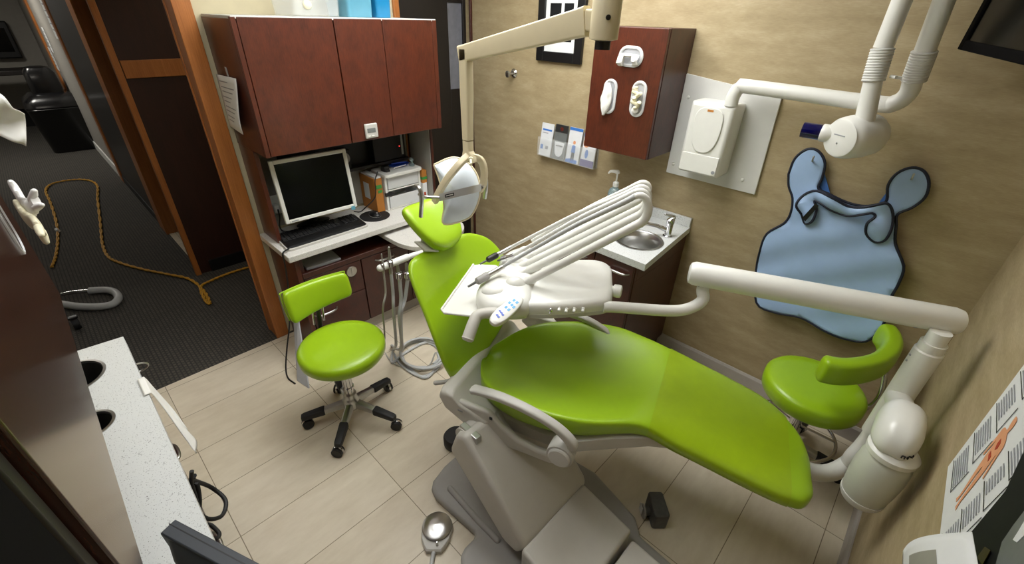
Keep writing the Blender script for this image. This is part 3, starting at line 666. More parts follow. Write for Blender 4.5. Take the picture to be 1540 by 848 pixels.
obj('crumpled_mass', MB().tube(pts, [.007, .012, .009, .013, .008, .012, .009], 8, 4, True), 'latex', t2)
obj('white_cuff', MB().ell((O3.x-.002, dy-.014, O3.z-.052), (.02, .01, .018)), 'tissue', t2)

# x-ray control box on its board
px0, px1, pz0, pz1 = -1.108, -.608, 1.18, 1.70
tag(obj('mounting_board', MB().prism([(px0+.002, YN-.016, pz0+.004), (px1+.004, YN-.016, pz0), (px1-.014, YN-.016, pz1-.045), (px0+.002, YN-.016, pz1+.012)], (0, .0155, 0)), 'white_matte', bevel=.002), 'large white square board on the tan wall behind the control box', 'board')
bd = bpy.data.objects['mounting_board']
sc = MB()
for x, z in ((px0+.04, pz1-.1), (px0+.035, pz0+.06), (px1-.075, pz0+.06)): sc.ell((x, YN-.017, z), (.009, .005, .009), seg=12, rings=6)
obj('screw_caps', sc, 'white', bd)
yb = YN-.0165; yf = 2.335
X0, X1 = -.985, -.765; Z0, Z1 = 1.255, 1.61
t = thing('xray_machine', (-.86, YN, 1.2), 'white wall mounted dental x-ray machine with folded arms and dark blue cone', 'x-ray machine')
bx = [[V((x0, y, z)) for x0, z in ((X0+i, Z0+i), (X1-i, Z0+i), (X1-i, Z1-i), (X0+i, Z1-i))] for y, i in ((yb, 0), (yf+.02, .0), (yf, .01))]
obj('control_box', MB().loft(bx), 'white', t, bevel=.012, bseg=4)
obj('lower_cover', MB().box(X0+.012, X1-.012, yf-.004, yf+.001, Z0+.012, Z0+.105), 'white', t, bevel=.003)
ovp = [(X0+.11+.072*math.copysign(abs(math.cos(a))**.8, math.cos(a)), yf-.0008, (Z0+.235)+(.12 if math.sin(a) < 0 else .1)*math.copysign(abs(math.sin(a))**(1 if math.sin(a) < 0 else .45), math.sin(a))) for a in [2*math.pi*k/40 for k in range(40)]]
obj('control_panel', MB().prism(ovp, (0, -.007, 0)), 'white', t, bevel=.004)
lab(obj('badge', MB().box(X0+.095, X0+.125, yf-.0092, yf-.0076, Z1-.04, Z1-.03), 'manila', t, smooth=False), 'small orange badge')
lab(obj('indicator_button', MB().cyl((X1-.025, yf+.002, Z0+.03), (X1-.025, yf-.006, Z0+.03), .009), 'ink', t), 'grey round button')
ya = 2.36
e0 = at(1100, 155, y=ya); e1 = at(1098, 138, y=ya); e2 = at(1125, 133, y=ya); e3 = at(1310, 155, y=ya)
e4 = at(1345, 155, y=ya-.01); e5 = at(1366, 140, y=ya-.02); e6 = at(1374, 115, y=ya-.03)
obj('wall_arm', MB().tube([V((e0.x, ya, Z1-.005)), V((e0.x, ya, e1.z-.02)), V((e0.x+.018, ya, e2.z+.0)), V((e0.x+.06, ya, e2.z+.008)), e3, e4, e5, e6], .031, 18, 6), 'white', t)
def bellows(p0, p1, r, nm):
    p0, p1 = V(p0), V(p1); L = (p1-p0).length; n = 12; prof = []
    for k in range(n): prof += [(r, L*k/n), (r*1.06, L*(k+.25)/n), (r*1.06, L*(k+.6)/n), (r, L*(k+.85)/n)]
    obj(nm, MB().lathe([(r*.8, 0)]+prof+[(r*.8, L)], p0, p1-p0, 24), 'white_matte', t)
yo = 2.31
q0 = at(1374, 122, y=yo+.02); q1 = at(1391, 76, y=yo); q2 = at(1420, 0, y=yo-.03); q3 = at(1442, -60, y=yo-.06)
bellows(q0, q1, .037, 'bellows')
obj('upper_arm', MB().tube([q1, q2, q3], .032, 18), 'white', t)
yi = 2.22
s0 = at(1301, 178, y=yi); s1 = at(1313, 122, y=yi); s2 = at(1328, 72, y=yi); s3 = at(1359, -5, y=yi); s4 = at(1382, -62, y=yi)
obj('folding_arm', MB().tube([s2, s3, s4], .031, 18), 'white', t)
bellows(s1, s2, .035, 'bellows')
obj('arm_joint', MB().tube([q3, q3+V((0, -.02, .05)), s4+V((0, .02, .05)), s4], .034, 16, 5), 'white', t)
obj('head_stem', MB().tube([s0+V((0, 0, -.03)), s0, s1], [.034, .033, .03], 18), 'white', t)
hc = at(1280, 206, y=yi)
hax = V((.45, .75, .05)).normalized()
head = obj('tube_head', MB().lathe([(.03, -.075), (.066, -.072), (.078, -.06), (.082, -.03), (.083, .03), (.078, .07), (.06, .1), (.02, .112)], hc+hax*.02, hax, 36), 'white', t)
obj('front_cap', MB().lathe([(.066, 0), (.07, -.004), (.06, -.008), (.01, -.009)], hc-hax*.0525, hax, 36), 'white', head)
x_, y_, _ = basis(hax); 
obj('nameplate', MB().obox(hc-hax*.0622+V((0, 0, .012)), (V((hax.y, -hax.x, 0)), (0, 0, 1), hax), (.024, .002, .0006)), 'ink', head, smooth=False)
obj('focus_mark', MB().ell(hc-hax*.0622-V((0, 0, .018)), (.003, .003, .003), seg=8, rings=6), 'ink', head)
cdir = (at(1208, 195, y=yi-.01)-hc).normalized()
obj('collimator', MB().lathe([(.03, .06), (.034, .08), (.034, .1), (.031, .104)], hc, cdir, 24), 'white', t)
lab(obj('cone', MB().lathe([(.028, .1), (.03, .104), (.03, .172), (.026, .172), (.025, .11)], hc, cdir, 24), 'xray_blue', t), 'dark blue cone')
for p, q in ((at(1340, 115, y=yi), V((.018, -.02, 0))), (at(1358, 117, y=yo+.01), V((-.02, -.01, 0)))):
    obj('arm_clip', MB().cyl(p, p+q, .006, 10), 'white', t)

# lead apron on two hooks
yA = 2.46
def out2(pts, y): return [at(px, py, y=y) for px, py in pts]
body = [(1186, 262), (1196, 238), (1215, 224), (1232, 228), (1241, 246), (1236, 268), (1231, 283), (1248, 292), (1275, 305), (1300, 310), (1325, 306), (1334, 300), (1336, 278), (1350, 260), (1372, 252), (1390, 258), (1397, 276), (1391, 297), (1372, 312), (1350, 322), (1348, 340), (1347, 365), (1360, 398), (1352, 425), (1341, 445), (1335, 470), (1325, 493), (1303, 511), (1275, 507), (1240, 492), (1205, 474), (1168, 468), (1140, 452), (1138, 405), (1145, 375), (1155, 350), (1180, 335), (1190, 318), (1192, 298), (1186, 280)]
t = thing('lead_apron', (-.2, YN, .6), 'pale blue lead apron with navy edging hanging on the wall', 'apron')
cl = catmull([at(px, py, y=yA) for px, py in body]+[at(*body[0], y=yA)], 4)[:-1]
# panel with gentle folds: fill outline by a fine grid clipped to the polygon
poly = [(p.x, p.z) for p in cl]
def inside(x, z):
    c = False; n = len(poly)
    for i in range(n):
        x1, z1 = poly[i]; x2, z2 = poly[(i+1) % n]
        if (z1 > z) != (z2 > z) and x < (x2-x1)*(z-z1)/(z2-z1)+x1: c = not c
    return c
def fold(x, z):
    f = .007*math.sin((x*.9+z*.5)*24)+.005*math.sin((x*.6-z*.9)*33+1)
    k = min(1, max(0, (1.22-z)/.15))
    low = min(1, max(0, (.8-z)/.2))
    return -.012*k-.016*low*(1+math.sin(x*18+z*6))-(f*(.35+.5*k))
bmA = bmesh.new()
vs = [bmA.verts.new((p.x, 0, p.z)) for p in cl]
es = [bmA.edges.new((vs[i], vs[(i+1) % len(vs)])) for i in range(len(vs))]
bmesh.ops.triangle_fill(bmA, use_beauty=True, edges=es)
for _ in range(4):
    long = [e for e in bmA.edges if e.calc_length() > .022]
    if not long: break
    bmesh.ops.subdivide_edges(bmA, edges=long, cuts=1, use_grid_fill=False)
    bmesh.ops.triangulate(bmA, faces=bmA.faces[:]); bmesh.ops.beautify_fill(bmA, faces=bmA.faces[:], edges=bmA.edges[:])
bmA.verts.index_update()
mb = MB().add([(v.co.x, yA+fold(v.co.x, v.co.z), v.co.z) for v in bmA.verts], [[v.index for v in f.verts] for f in bmA.faces]); bmA.free()
obj('front_panel', mb, 'blue_cloth', t, solid=.006, angle=180)
edge = [V((p.x, yA+fold(p.x, p.z)-.001, p.z)) for p in cl]
lab(obj('edge_binding', MB().tube(edge+[edge[0]], .006, 8), 'navy', t), 'navy edge binding')
# shoulder straps fold back: deeper blue underside seen beside the straps
lab(obj('strap_underside', MB().prism(out2([(1240, 262), (1248, 290), (1232, 284), (1234, 268)], yA+.012), (0, .006, 0)), 'blue_lining', t, smooth=False), 'deeper blue strap underside')
lab(obj('strap_underside', MB().prism(out2([(1322, 304), (1336, 286), (1336, 306), (1330, 308)], yA+.012), (0, .006, 0)), 'blue_lining', t, smooth=False), 'deeper blue strap underside')
# thyroid collar: crescent that hangs over the chest with curled ends
col_out = [(1205, 322), (1198, 308), (1208, 294), (1228, 287), (1252, 296), (1275, 310), (1298, 312), (1318, 308), (1335, 306), (1342, 322), (1340, 345), (1330, 362), (1315, 365), (1303, 352), (1305, 335), (1316, 326), (1312, 320), (1295, 322), (1272, 325), (1250, 316), (1235, 306), (1224, 303), (1228, 316), (1222, 332), (1210, 337)]
yC = yA-.03
cc = catmull([at(px, py, y=yC) for px, py in col_out]+[at(*col_out[0], y=yC)], 4)[:-1]
bmC = bmesh.new(); vs = [bmC.verts.new((p.x, 0, p.z)) for p in cc]
es = [bmC.edges.new((vs[i], vs[(i+1) % len(vs)])) for i in range(len(vs))]
bmesh.ops.triangle_fill(bmC, use_beauty=True, edges=es)
long = [e for e in bmC.edges if e.calc_length() > .02]; bmesh.ops.subdivide_edges(bmC, edges=long, cuts=1); bmesh.ops.triangulate(bmC, faces=bmC.faces[:])
bmC.verts.index_update()
def cfold(x, z): return -.008*math.sin(x*40)-.006*math.sin(z*50+x*20)
mb = MB().add([(v.co.x, yC+cfold(v.co.x, v.co.z), v.co.z) for v in bmC.verts], [[v.index for v in f.verts] for f in bmC.faces]); bmC.free()
col = obj('collar', mb, 'blue_cloth', t, solid=.008, angle=180)
ce = [V((p.x, yC+cfold(p.x, p.z)-.001, p.z)) for p in cc]
lab(obj('collar_binding', MB().tube(ce+[ce[0]], .006, 8), 'navy', col), 'navy collar binding')
lab(obj('fastening_strip', MB().prism(out2([(1206, 328), (1226, 306), (1231, 310), (1211, 333)], yC-.016), (0, .004, 0)), 'black', col, smooth=False), 'black fastening strip')
for (px, py), lb in (((1227, 240), 'steel hook holding the left shoulder of the blue apron'), ((1373, 266), 'steel hook holding the right shoulder of the blue apron')):
    c = at(px, py, y=YN)
    t = thing('wall_hook', c, lb, 'hook')
    obj('plate', MB().lathe([(.02, 0), (.02, .003), (.008, .006)], c-V((0, .0005, 0)), (0, -1, 0)), 'steel', t)
    obj('prong', MB().tube([c-V((0, .004, 0)), c-V((0, .06, -.002)), c-V((0, .075, -.012)), c-V((0, .078, -.028))], .004, 8, 5, True), 'steel', t)

# ------------------------------------------------------------------ sink unit
kx0, kx1, ky = -1.41, -.87, 1.875
t = thing('sink_countertop', (-1.14, 2.2, .86), 'white speckled stone countertop with splashback around the small sink', 'countertop')
SC = V((-1.012, 2.105, .9)); SR = .122
n = 48
outer = [(kx0, ky), (kx1+.03, ky), (kx1-.02, YN-.002), (kx0, YN-.002)]
# top face with a round hole
ring = [(SC.x+SR*math.cos(2*math.pi*k/n), SC.y+SR*math.sin(2*math.pi*k/n)) for k in range(n)]
def ray_to(poly, c, a):
    best = None
    d = (math.cos(a), math.sin(a))
    for i in range(len(poly)):
        (x1, y1), (x2, y2) = poly[i], poly[(i+1) % len(poly)]
        den = d[0]*(y2-y1)-d[1]*(x2-x1)
        if abs(den) < 1e-9: continue
        tt = ((x1-c[0])*(y2-y1)-(y1-c[1])*(x2-x1))/den; uu = ((x1-c[0])*d[1]-(y1-c[1])*d[0])/den
        if tt > 0 and -1e-6 <= uu <= 1+1e-6 and (best is None or tt < best): best = tt
    return (c[0]+d[0]*best, c[1]+d[1]*best)
def holed_slab(mb, outer, holes, z0, z1):
    """flat slab with round holes, through a triangulated fill"""
    b = bmesh.new()
    def loop(pts):
        vs = [b.verts.new((x, y, z1)) for x, y in pts]
        return [b.edges.new((vs[i], vs[(i+1) % len(vs)])) for i in range(len(vs))]
    e = loop(outer)
    for h in holes: e += loop(h)
    bmesh.ops.triangle_fill(b, use_beauty=True, edges=e)
    r_ = bmesh.ops.extrude_face_region(b, geom=b.faces[:])
    bmesh.ops.translate(b, verts=[v for v in r_['geom'] if isinstance(v, bmesh.types.BMVert)], vec=(0, 0, z0-z1))
    b.verts.index_update()
    mb.add([v.co.copy() for v in b.verts], [[v.index for v in f.verts] for f in b.faces]); b.free()
    return mb
obj('slab', holed_slab(MB(), outer, [ring], .862, .9), 'quartz', t, smooth=False)
obj('splashback', MB().box(kx0, kx1-.02, YN-.022, YN-.002, .9005, .955), 'quartz', t, bevel=.002)
t = thing('sink_basin', SC, 'round stainless steel basin set into the white countertop', 'sink')
obj('bowl', MB().lathe([(SR+.012, .002), (SR+.012, .005), (SR, .006), (SR-.006, .001), (SR-.02, -.045), (SR-.03, -.1), (SR-.055, -.12), (.02, -.126), (.018, -.129), (.018, -.132), (SR-.053, -.125), (SR-.026, -.1), (SR-.018, -.035), (SR-.003, .0), (SR+.012, .002)], SC, seg=48, cap=False), 'steel', t)
obj('drain', MB().lathe([(.018, 0), (.022, .003), (.012, .002)], SC-V((0, 0, .126))), 'chrome', t)
t = thing('faucet', (-.93, 2.3, .9), 'chrome single lever faucet beside the round basin', 'faucet')
fb = V((-.925, 2.27, .9005))
obj('body', MB().lathe([(.026, 0), (.026, .006), (.02, .01), (.02, .075), (.022, .08), (.022, .1), (.014, .108)], fb), 'chrome', t)
obj('spout', MB().tube([fb+V((-.012, -.01, .04)), fb+V((-.06, -.05, .062)), fb+V((-.11, -.085, .066)), fb+V((-.12, -.092, .052))], [.013, .011, .011, .01], 14, 5, True), 'chrome', t)
obj('lever', MB().tube([fb+V((0, 0, .1)), fb+V((.012, .008, .118)), fb+V((-.03, -.02, .128))], [.012, .01, .006], 10, 4, True), 'chrome', t)
t = thing('sink_cabinet', (-1.14, 2.2, 0), 'dark cherry base cabinet under the white sink countertop', 'cabinet')
obj('body', MB().box(kx0+.02, kx1-.03, ky+.035, YN-.002, .09, .755).box(kx0+.02, kx1-.03, ky+.035, ky+.06, .755, .861).box(kx1-.035, kx1-.03, ky+.06, YN-.002, .755, .861).box(kx0+.02, kx0+.045, ky+.06, YN-.002, .755, .861), 'darkcherry', t, bevel=.002)
obj('toe_kick', MB().box(kx0+.04, kx1-.05, ky+.085, YN-.016, .0, .09), 'black_wood', t, smooth=False)
xs = [kx0+.022, -1.145, kx1-.032]
for i in range(2):
    d = obj('door', MB().box(xs[i]+.002, xs[i+1]-.002, ky+.015, ky+.035, .1, .855), 'darkcherry', t, bevel=.003)
    cx = xs[i]+.14 if i == 1 else xs[i+1]-.13
    bow_handle((cx+.02, ky+.015, .8), (1, 0, 0), .12, (0, -.026, 0), parent=d)
# bottles
def bottle(name, x, y, prof, m, label, cat='bottle', sx=1, sy=1):
    t = thing(name, (x, y, .9), label, cat)
    obj('body', MB().lathe(prof, (x, y, .9006), sx=sx, sy=sy), m, t)
    return t
bx_, by_ = -1.335, 2.33
t = bottle('hand_sanitizer', bx_, by_, [(.03, 0), (.037, .004), (.038, .13), (.03, .155), (.016, .165), (.016, .175)], 'teal_gel', 'tall clear pump bottle of hand gel beside the sink', sx=1.15, sy=.85)
lab(obj('label', MB().lathe([(.0385, 0), (.0388, .001), (.0388, .06), (.0385, .061)], (bx_, by_, .94), sx=1.15, sy=.85), 'paper', t), 'white label')
lab(obj('label_band', MB().lathe([(.0391, 0), (.0391, .02)], (bx_, by_, .955), sx=1.15, sy=.85), 'teal_tub', t), 'teal band on the label')
obj('collar', MB().lathe([(.018, 0), (.018, .024), (.01, .03)], (bx_, by_, 1.075)), 'white', t)
obj('pump', MB().cyl((bx_, by_, 1.1), (bx_, by_, 1.16), .005).tube([(bx_, by_, 1.165), (bx_-.03, by_-.025, 1.166), (bx_-.04, by_-.034, 1.155)], [.011, .008, .005], 10, 3, True).lathe([(.014, 0), (.013, .012), (.006, .016)], (bx_, by_, 1.155)), 'white', t)
t = bottle('lotion_bottle', -1.27, 2.28, [(.024, 0), (.029, .004), (.029, .085), (.02, .1), (.012, .105)], 'pink_gel', 'small pale pink lotion bottle in front of the gel pump')
obj('cap', MB().lathe([(.013, 0), (.014, .02), (.01, .024)], (-1.27, 2.28, 1.006)), 'white', t)
t = bottle('soap_bottle', -1.235, 2.36, [(.024, 0), (.03, .004), (.03, .1), (.022, .115), (.013, .12)], 'purple', 'purple soap bottle behind the instrument hoses at the sink', sx=1.25, sy=.8)
obj('cap', MB().lathe([(.014, 0), (.014, .02), (.006, .03)], (-1.235, 2.36, 1.021)), 'white', t)
lab(obj('label', MB().lathe([(.0305, 0), (.0305, .035)], (-1.235, 2.36, .935), sx=1.25, sy=.8), 'paper', t), 'pale label')
# television in the corner
t = thing('television', (.1, 2.2, 1.88), 'black television on a bracket in the corner above the apron', 'television')
b0 = V((-.062, 2.33, 1.888)); bu = (V((.087, 1.98, 1.87))-b0).normalized(); bz = V((.02, .04, 1)).normalized(); bz = (bz-bu*bz.dot(bu)).normalized(); bn = bu.cross(bz)
if bn.x > 0: bn = -bn
TC = b0+bu*.31+bz*.2
fr = MB()
for a in (-1, 1): fr.obox(TC+bu*a*.295-bn*0, (bu, bz, bn), (.015, .2, .025)); fr.obox(TC+bz*a*.185, (bu, bz, bn), (.28, .015, .025))
obj('bezel', fr, 'matte_black', t, bevel=.004)
obj('screen', MB().obox(TC, (bu, bz, bn), (.281, .171, .018)), 'screen', t, smooth=False)
obj('back_shell', MB().obox(TC-bn*.04, (bu, bz, bn), (.25, .16, .018)), 'black', t, bevel=.01)
obj('wall_mount', MB().tube([TC-bn*.05, TC-bn*.09+V((.02, 0, 0)), V((XE-.002, TC.y+.05, TC.z))], .02, 12).obox((XE-.006, TC.y+.05, TC.z), ((1, 0, 0), (0, 1, 0), (0, 0, 1)), (.005, .06, .08)), 'black', t)
# ------------------------------------------------------------------ treatment chair
AL = R(18); CE = V((math.cos(AL), math.sin(AL), 0)); CN = V((-math.sin(AL), math.cos(AL), 0)); CO = V((-1.1, 1.0, 0)); UZ = V((0, 0, 1))
def cw(s, n, z): return CO+CE*s+CN*n+UZ*z
chair = thing('dental_chair', (-.8, .95, 0), 'bright green reclining dental treatment chair on a grey lift base', 'dental chair')
ZS, ZP = [0, .12, .3, .55, .72, .85, 1.31], [.655, .655, .645, .64, .655, .635, .55]
NS, NN = [.0, .03, .08, .14, .2, .3, .42, .52, .62, .72, .82, .92, 1.03, 1.14, 1.22, 1.28, 1.315], [.0, -.07, -.145, -.18, -.195, -.20, -.185, -.155, -.105, -.06, -.062, -.06, -.06, -.058, -.05, -.03, .03]
FN = [.08, .15, .245, .315, .365, .425, .472, .492, .475, .455, .455, .45, .44, .42, .37, .29, .18]
def cushion_ring(s, grow=0, top_only=None):
    a, b = sinterp(s, NS, NN)-grow, sinterp(s, NS, FN)+grow; c, w = (a+b)/2, (b-a)/2
    z0 = sinterp(s, ZS, ZP); th = .045+grow; low = sinterp(s, [0, .12, .25, .45, .6, .8], [.0, .03, .05, .04, .01, 0])
    bol = sinterp(s, [0, .15, .4, .62, .8, 1.0, 1.31], [.03, .055, .06, .04, .014, .008, .006])
    endf = min(1, max(.12, math.sqrt(max(0, 1-max(0, (s-1.27)/.05)**2)))) if s > 1.27 else min(1, .3+.7*math.sqrt(min(1, s/.08)))
    ring = []
    for k in range(36):
        an = 2*math.pi*k/36; ca, sa = math.cos(an), math.sin(an)
        x = w*math.copysign(abs(ca)**.55, ca); y = (th+(low if sa < 0 else 0))*endf*math.copysign(abs(sa)**.62, sa)
        z = z0+y+(bol*(abs(x)/w)**2.4 if sa > 0 else bol*.5*(abs(x)/w)**2)-(.03 if sa > 0 else 0)*(bol/.06)*(1-(x/w)**2)
        ring.append(cw(s, c+x, z-.03))
    return ring
sv = [0, .008, .02, .04, .07]+[.1+.04*i for i in range(30)]+[1.28, 1.295, 1.305, 1.312]
obj('seat_cushion', MB().loft([cushion_ring(s) for s in sv]), 'green', chair, sub=1)
# protective clear cover over the foot end
M['cover'] = mat('clear_vinyl_over_green', rgb(150, 180, 20), .3, var=.06, vs=9, bump=.25, bs=14, coat=.1)
rings = []
for s in [.735+.03*i for i in range(17)]+[1.23]:
    rings.append([p for p in cushion_ring(s, .0025)])
lab(obj('foot_cover', MB().loft(rings, cap0=False, cap1=False), 'cover', chair), 'clear vinyl foot cover')
# plastic shell below the cushion
def shell_ring(s, zt, zb, m=.0, nb=None):
    a, b = sinterp(s, NS, NN)+m, sinterp(s, NS, FN)-m
    c, w = (a+b)/2, (b-a)/2
    return [cw(s, c+x*w, (zt+zb)/2+y*(zt-zb)/2) for x, y in rrect(1, 1, .25, 4)]
obj('seat_pan', MB().loft([shell_ring(s, zt, zb, m) for s, zt, zb, m in ((.1, .58, .53, .04), (.2, .55, .48, .035), (.38, .55, .48, .03), (.5, .575, .5, .004), (.62, .6, .525, .0), (.75, .61, .545, .015), (.9, .585, .54, .08), (1.0, .57, .54, .12))]), 'base_grey', chair)
# rear shell: block behind the cushion carrying the backrest hinge
def rs(s, z): return [cw(s+.0, n, z) for n in ()]
rear = []
for n, k in ((-.235, .82), (-.225, .95), (-.2, 1.0), (.12, 1.0), (.3, 1.0), (.34, .9)):
    prof = [(-.085, .6), (-.075, .635), (-.05, .645), (-.015, .642), (.02, .605), (.16, .56), (.16, .5), (.05, .49), (-.06, .55)]
    cs, cz = .05, .575
    rear.append([cw(cs+(s-cs)*k, n, cz+(z-cz)*k) for s, z in prof])
obj('rear_shell', MB().loft(rear), 'base_grey', chair, bevel=.012)
side = [(-.03, .545), (.05, .49), (.22, .455), (.42, .465), (.5, .5), (.48, .522), (.36, .512), (.28, .522), (.21, .56), (.15, .61), (.0, .61)]
obj('side_cover', MB().prism([cw(s, -.225, z) for s, z in side], CN*.03), 'base_grey', chair, bevel=.012)
obj('side_cover', MB().prism([cw(s, .47, z) for s, z in side], CN*.03), 'base_grey', chair, bevel=.012)
obj('seam_notch', MB().obox(cw(.165, -.2265, .59), (CE, CN, UZ), (.006, .002, .006)), 'black', chair, smooth=False)
obj('maker_mark', MB().obox(cw(.03, -.237, .575), (CE, CN, UZ), (.012, .0008, .003)), 'ink', chair, smooth=False)
lab(obj('recline_lever', MB().tube([cw(-.06, -.1, .6), cw(-.11, -.14, .59), cw(-.14, -.16, .588)], [.007, .009, .011], 10, 3, True), 'grey', chair), 'small grey lever')
# armrests
def armrest(sg):
    if sg < 0: f = lambda s, d, z: cw(s, -.235-d, z)
    else: f = lambda s, d, z: cw(s+.01, .425+d, z-.04)
    path = [f(.085, .0, .72), f(.12, .0, .728), f(.22, .01, .748), f(.34, .012, .738), f(.44, .006, .70), f(.5, .0, .642), f(.497, -.004, .59)]
    pts = catmull(path, 6); rings = []
    n = len(pts)
    for i, p in enumerate(pts):
        t_ = (pts[min(i+1, n-1)]-pts[max(i-1, 0)]).normalized(); up = CN.cross(t_); up = up if up.z > 0 else -up
        if up.z < 0.05 and i > n*.8: up = rings_up
        rings_up = up
        k = i/(n-1); w = interp(k, [0, .04, .12, .6, 1], [.014, .022, .021, .018, .022]); h = interp(k, [0, .04, .12, .6, 1], [.007, .011, .012, .013, .02])
        rings.append([p+CN*w*x+up*h*y for x, y in rrect(1, 1, .6, 4)])
    a = obj('armrest', MB().loft(rings), 'grey', chair)
    c = f(.467, -.0, .582)
    obj('arm_pivot', MB().lathe([(.05, -.03), (.052, .02), (.05, .03)], c, CN*sg, 32), 'grey', a)
    lab(obj('pivot_cap', MB().lathe([(.042, .03), (.042, .036), (.038, .04), (.005, .041)], c, CN*sg, 32), 'white_matte', a), 'flat round pivot cap')
armrest(-1); armrest(1)
# backrest
AB = R(8); BE = V((math.cos(AB), math.sin(AB), 0)); BN = V((-math.sin(AB), math.cos(AB), 0)); RC = R(57)
BU = -math.cos(RC)*BE+math.sin(RC)*UZ; BW = math.sin(RC)*BE+math.cos(RC)*UZ
BP = V((-1.16, 1.05, .62))
def bw(t_, v, w): return BP+BN*t_+BU*v+BW*w
VL, TL = [-.035, -.02, .01, .05, .1, .2, .3, .4, .46, .5, .52, .53], [-.15, -.185, -.207, -.22, -.224, -.216, -.197, -.178, -.162, -.14, -.115, -.07]
VR, TR = [-.035, -.02, .01, .05, .1, .2, .3, .4, .46, .5, .52, .53], [-.06, -.02, .05, .16, .25, .34, .375, .365, .335, .28, .24, .18]
def back_ring(v, ends=1):
    a, b = sinterp(v, VL, TL), sinterp(v, VR, TR); c, w = (a+b)/2, (b-a)/2
    dish = sinterp(v, [-.03, .1, .3, .53], [.015, .05, .055, .02]); th = .03*ends; ring = []
    bend = sinterp(v, [-.03, .08, .2, .35, .53], [-.005, .012, .018, .006, -.01])
    for k in range(36):
        an = 2*math.pi*k/36; ca, sa = math.cos(an), math.sin(an)
        x = w*math.copysign(abs(ca)**.6, ca); y = th*math.copysign(abs(sa)**.7, sa)
        ring.append(bw(c+x, v, y+dish*(abs(x)/max(w, .05))**2.2*min(1, w/.15)-dish*.6+bend))
    return ring
bv = [-.035, -.03, -.02, -.005, .01]+[.03+.025*i for i in range(18)]+[.475, .495, .51, .52, .527, .53]
def endk(v): return max(.25, min(1, math.sqrt(max(0, 1-(max(0, -.01-v)/.026)**2)), math.sqrt(max(0, 1-(max(0, v-.5)/.031)**2))))
obj('backrest', MB().loft([back_ring(v, endk(v)) for v in bv]), 'green', chair, sub=1)
lab(obj('back_shell', MB().loft([[p-BW*d+(BP+BN*.06+BU*.25-p)*k for p in back_ring(.25+(v-.25)*.94, .6)] for v, d, k in [(v, .04, .1) for v in [-.02, .05, .15, .3, .42, .5]]]), 'base_grey', chair), 'grey shell of the backrest')
obj('back_hinge', MB().obox(bw(-.1, -.035, -.03), (BN, BU, BW), (.03, .05, .015)), 'steel', chair, bevel=.004)
obj('back_support', MB().prism([bw(.0, -.1, -.05), bw(.12, -.1, -.05), bw(.1, .2, -.05), bw(.02, .2, -.05)], -BW*.03), 'base_grey', chair, bevel=.008)
# headrest, tipped back
HU = (BU*.97-BW*.22).normalized(); HW = (BW*.97+BU*.22).normalized(); HP = bw(.055, .615, .035)
def hw(t_, v, w): return HP+BN*t_+HU*v+HW*w
HV, HL, HR_ = [-.12, -.112, -.09, -.04, .03, .08, .105, .118, .123], [-.005, -.035, -.07, -.1, -.12, -.123, -.115, -.09, -.04], [.045, .075, .1, .12, .132, .13, .12, .1, .04]
def head_ring(v, e):
    a, b = sinterp(v, HV, HL), sinterp(v, HV, HR_); c, w = (a+b)/2, (b-a)/2; ring = []
    for k in range(32):
        an = 2*math.pi*k/32; ca, sa = math.cos(an), math.sin(an)
        x = w*math.copysign(abs(ca)**.55, ca); y = .036*e*math.copysign(abs(sa)**.75, sa)
        ring.append(hw(c+x, v, y+.03*(abs(x)/.12)**2-.012))
    return ring
hv = [-.12, -.116, -.108, -.095, -.075, -.05, -.02, .01, .04, .07, .09, .105, .115, .12, .123]
obj('headrest', MB().loft([head_ring(v, max(.25, min(1, math.sqrt(max(0, 1-(max(0, abs(v)-.08)/.043)**2))))) for v in hv]), 'green', chair, sub=1)
obj('headrest_bracket', MB().tube([hw(.0, .0, -.03), bw(.03, .56, -.05), bw(.03, .45, -.055), bw(.04, .2, -.06)], .018, 12, 5), 'base_grey', chair)
lab(obj('bracket_fin', MB().prism([hw(-.115, -.02, -.028), hw(-.095, -.08, -.028), hw(-.03, -.11, -.03), hw(-.02, -.06, -.03)], -HW*.015), 'base_grey', chair, bevel=.006), 'grey headrest plate')
# lift arm and base
def xz_prism(pts, y0, y1): return MB().prism([(x, y0, z) for x, z in pts], (0, y1-y0, 0))
obj('lift_arm', xz_prism([(-.965, .50), (-.945, .54), (-.9, .565), (-.58, .235), (-.565, .2), (-.6, .13), (-.68, .13), (-1.0, .4)], .715, 1.13), 'base_grey', chair, bevel=.022, bseg=4)
obj('lift_hinge', MB().cyl((-.93, .74, .5), (-.93, 1.1, .5), .05, 24), 'grey', chair)
obj('hinge_bracket', MB().box(-.96, -.86, .745, .775, .5, .555), 'steel', chair, bevel=.004)
obj('hinge_bracket', MB().box(-.96, -.86, 1.05, 1.08, .5, .555), 'steel', chair, bevel=.004)
obj('seat_mount', MB().loft([[cw(s, .13+n*k, z) for s, n in ((-.02, -.2), (.45, -.2), (.45, .2), (-.02, .2))] for z, k in ((.52, 1), (.44, .8))]), 'base_grey', chair, bevel=.02)
obj('base_cover', xz_prism([(-.572, .05), (-.572, .215), (-.32, .165), (-.32, .05)], .705, 1.105), 'base_grey', chair, bevel=.014, bseg=4)
obj('base_cover', xz_prism([(-.3, .05), (-.3, .165), (.0, .15), (.0, .05)], .70, 1.075), 'base_grey', chair, bevel=.014, bseg=4)
pl = [(-1.15, .72), (-1.17, .79), (-1.12, .9), (-1.03, 1.0), (-.94, 1.12), (-.72, 1.29), (-.6, 1.31), (-.34, 1.24), (.05, 1.2), (.05, .5), (-.6, .44), (-.75, .5), (-.79, .57), (-.775, .64), (-.81, .69), (-.86, .7), (-1.1, .685)]
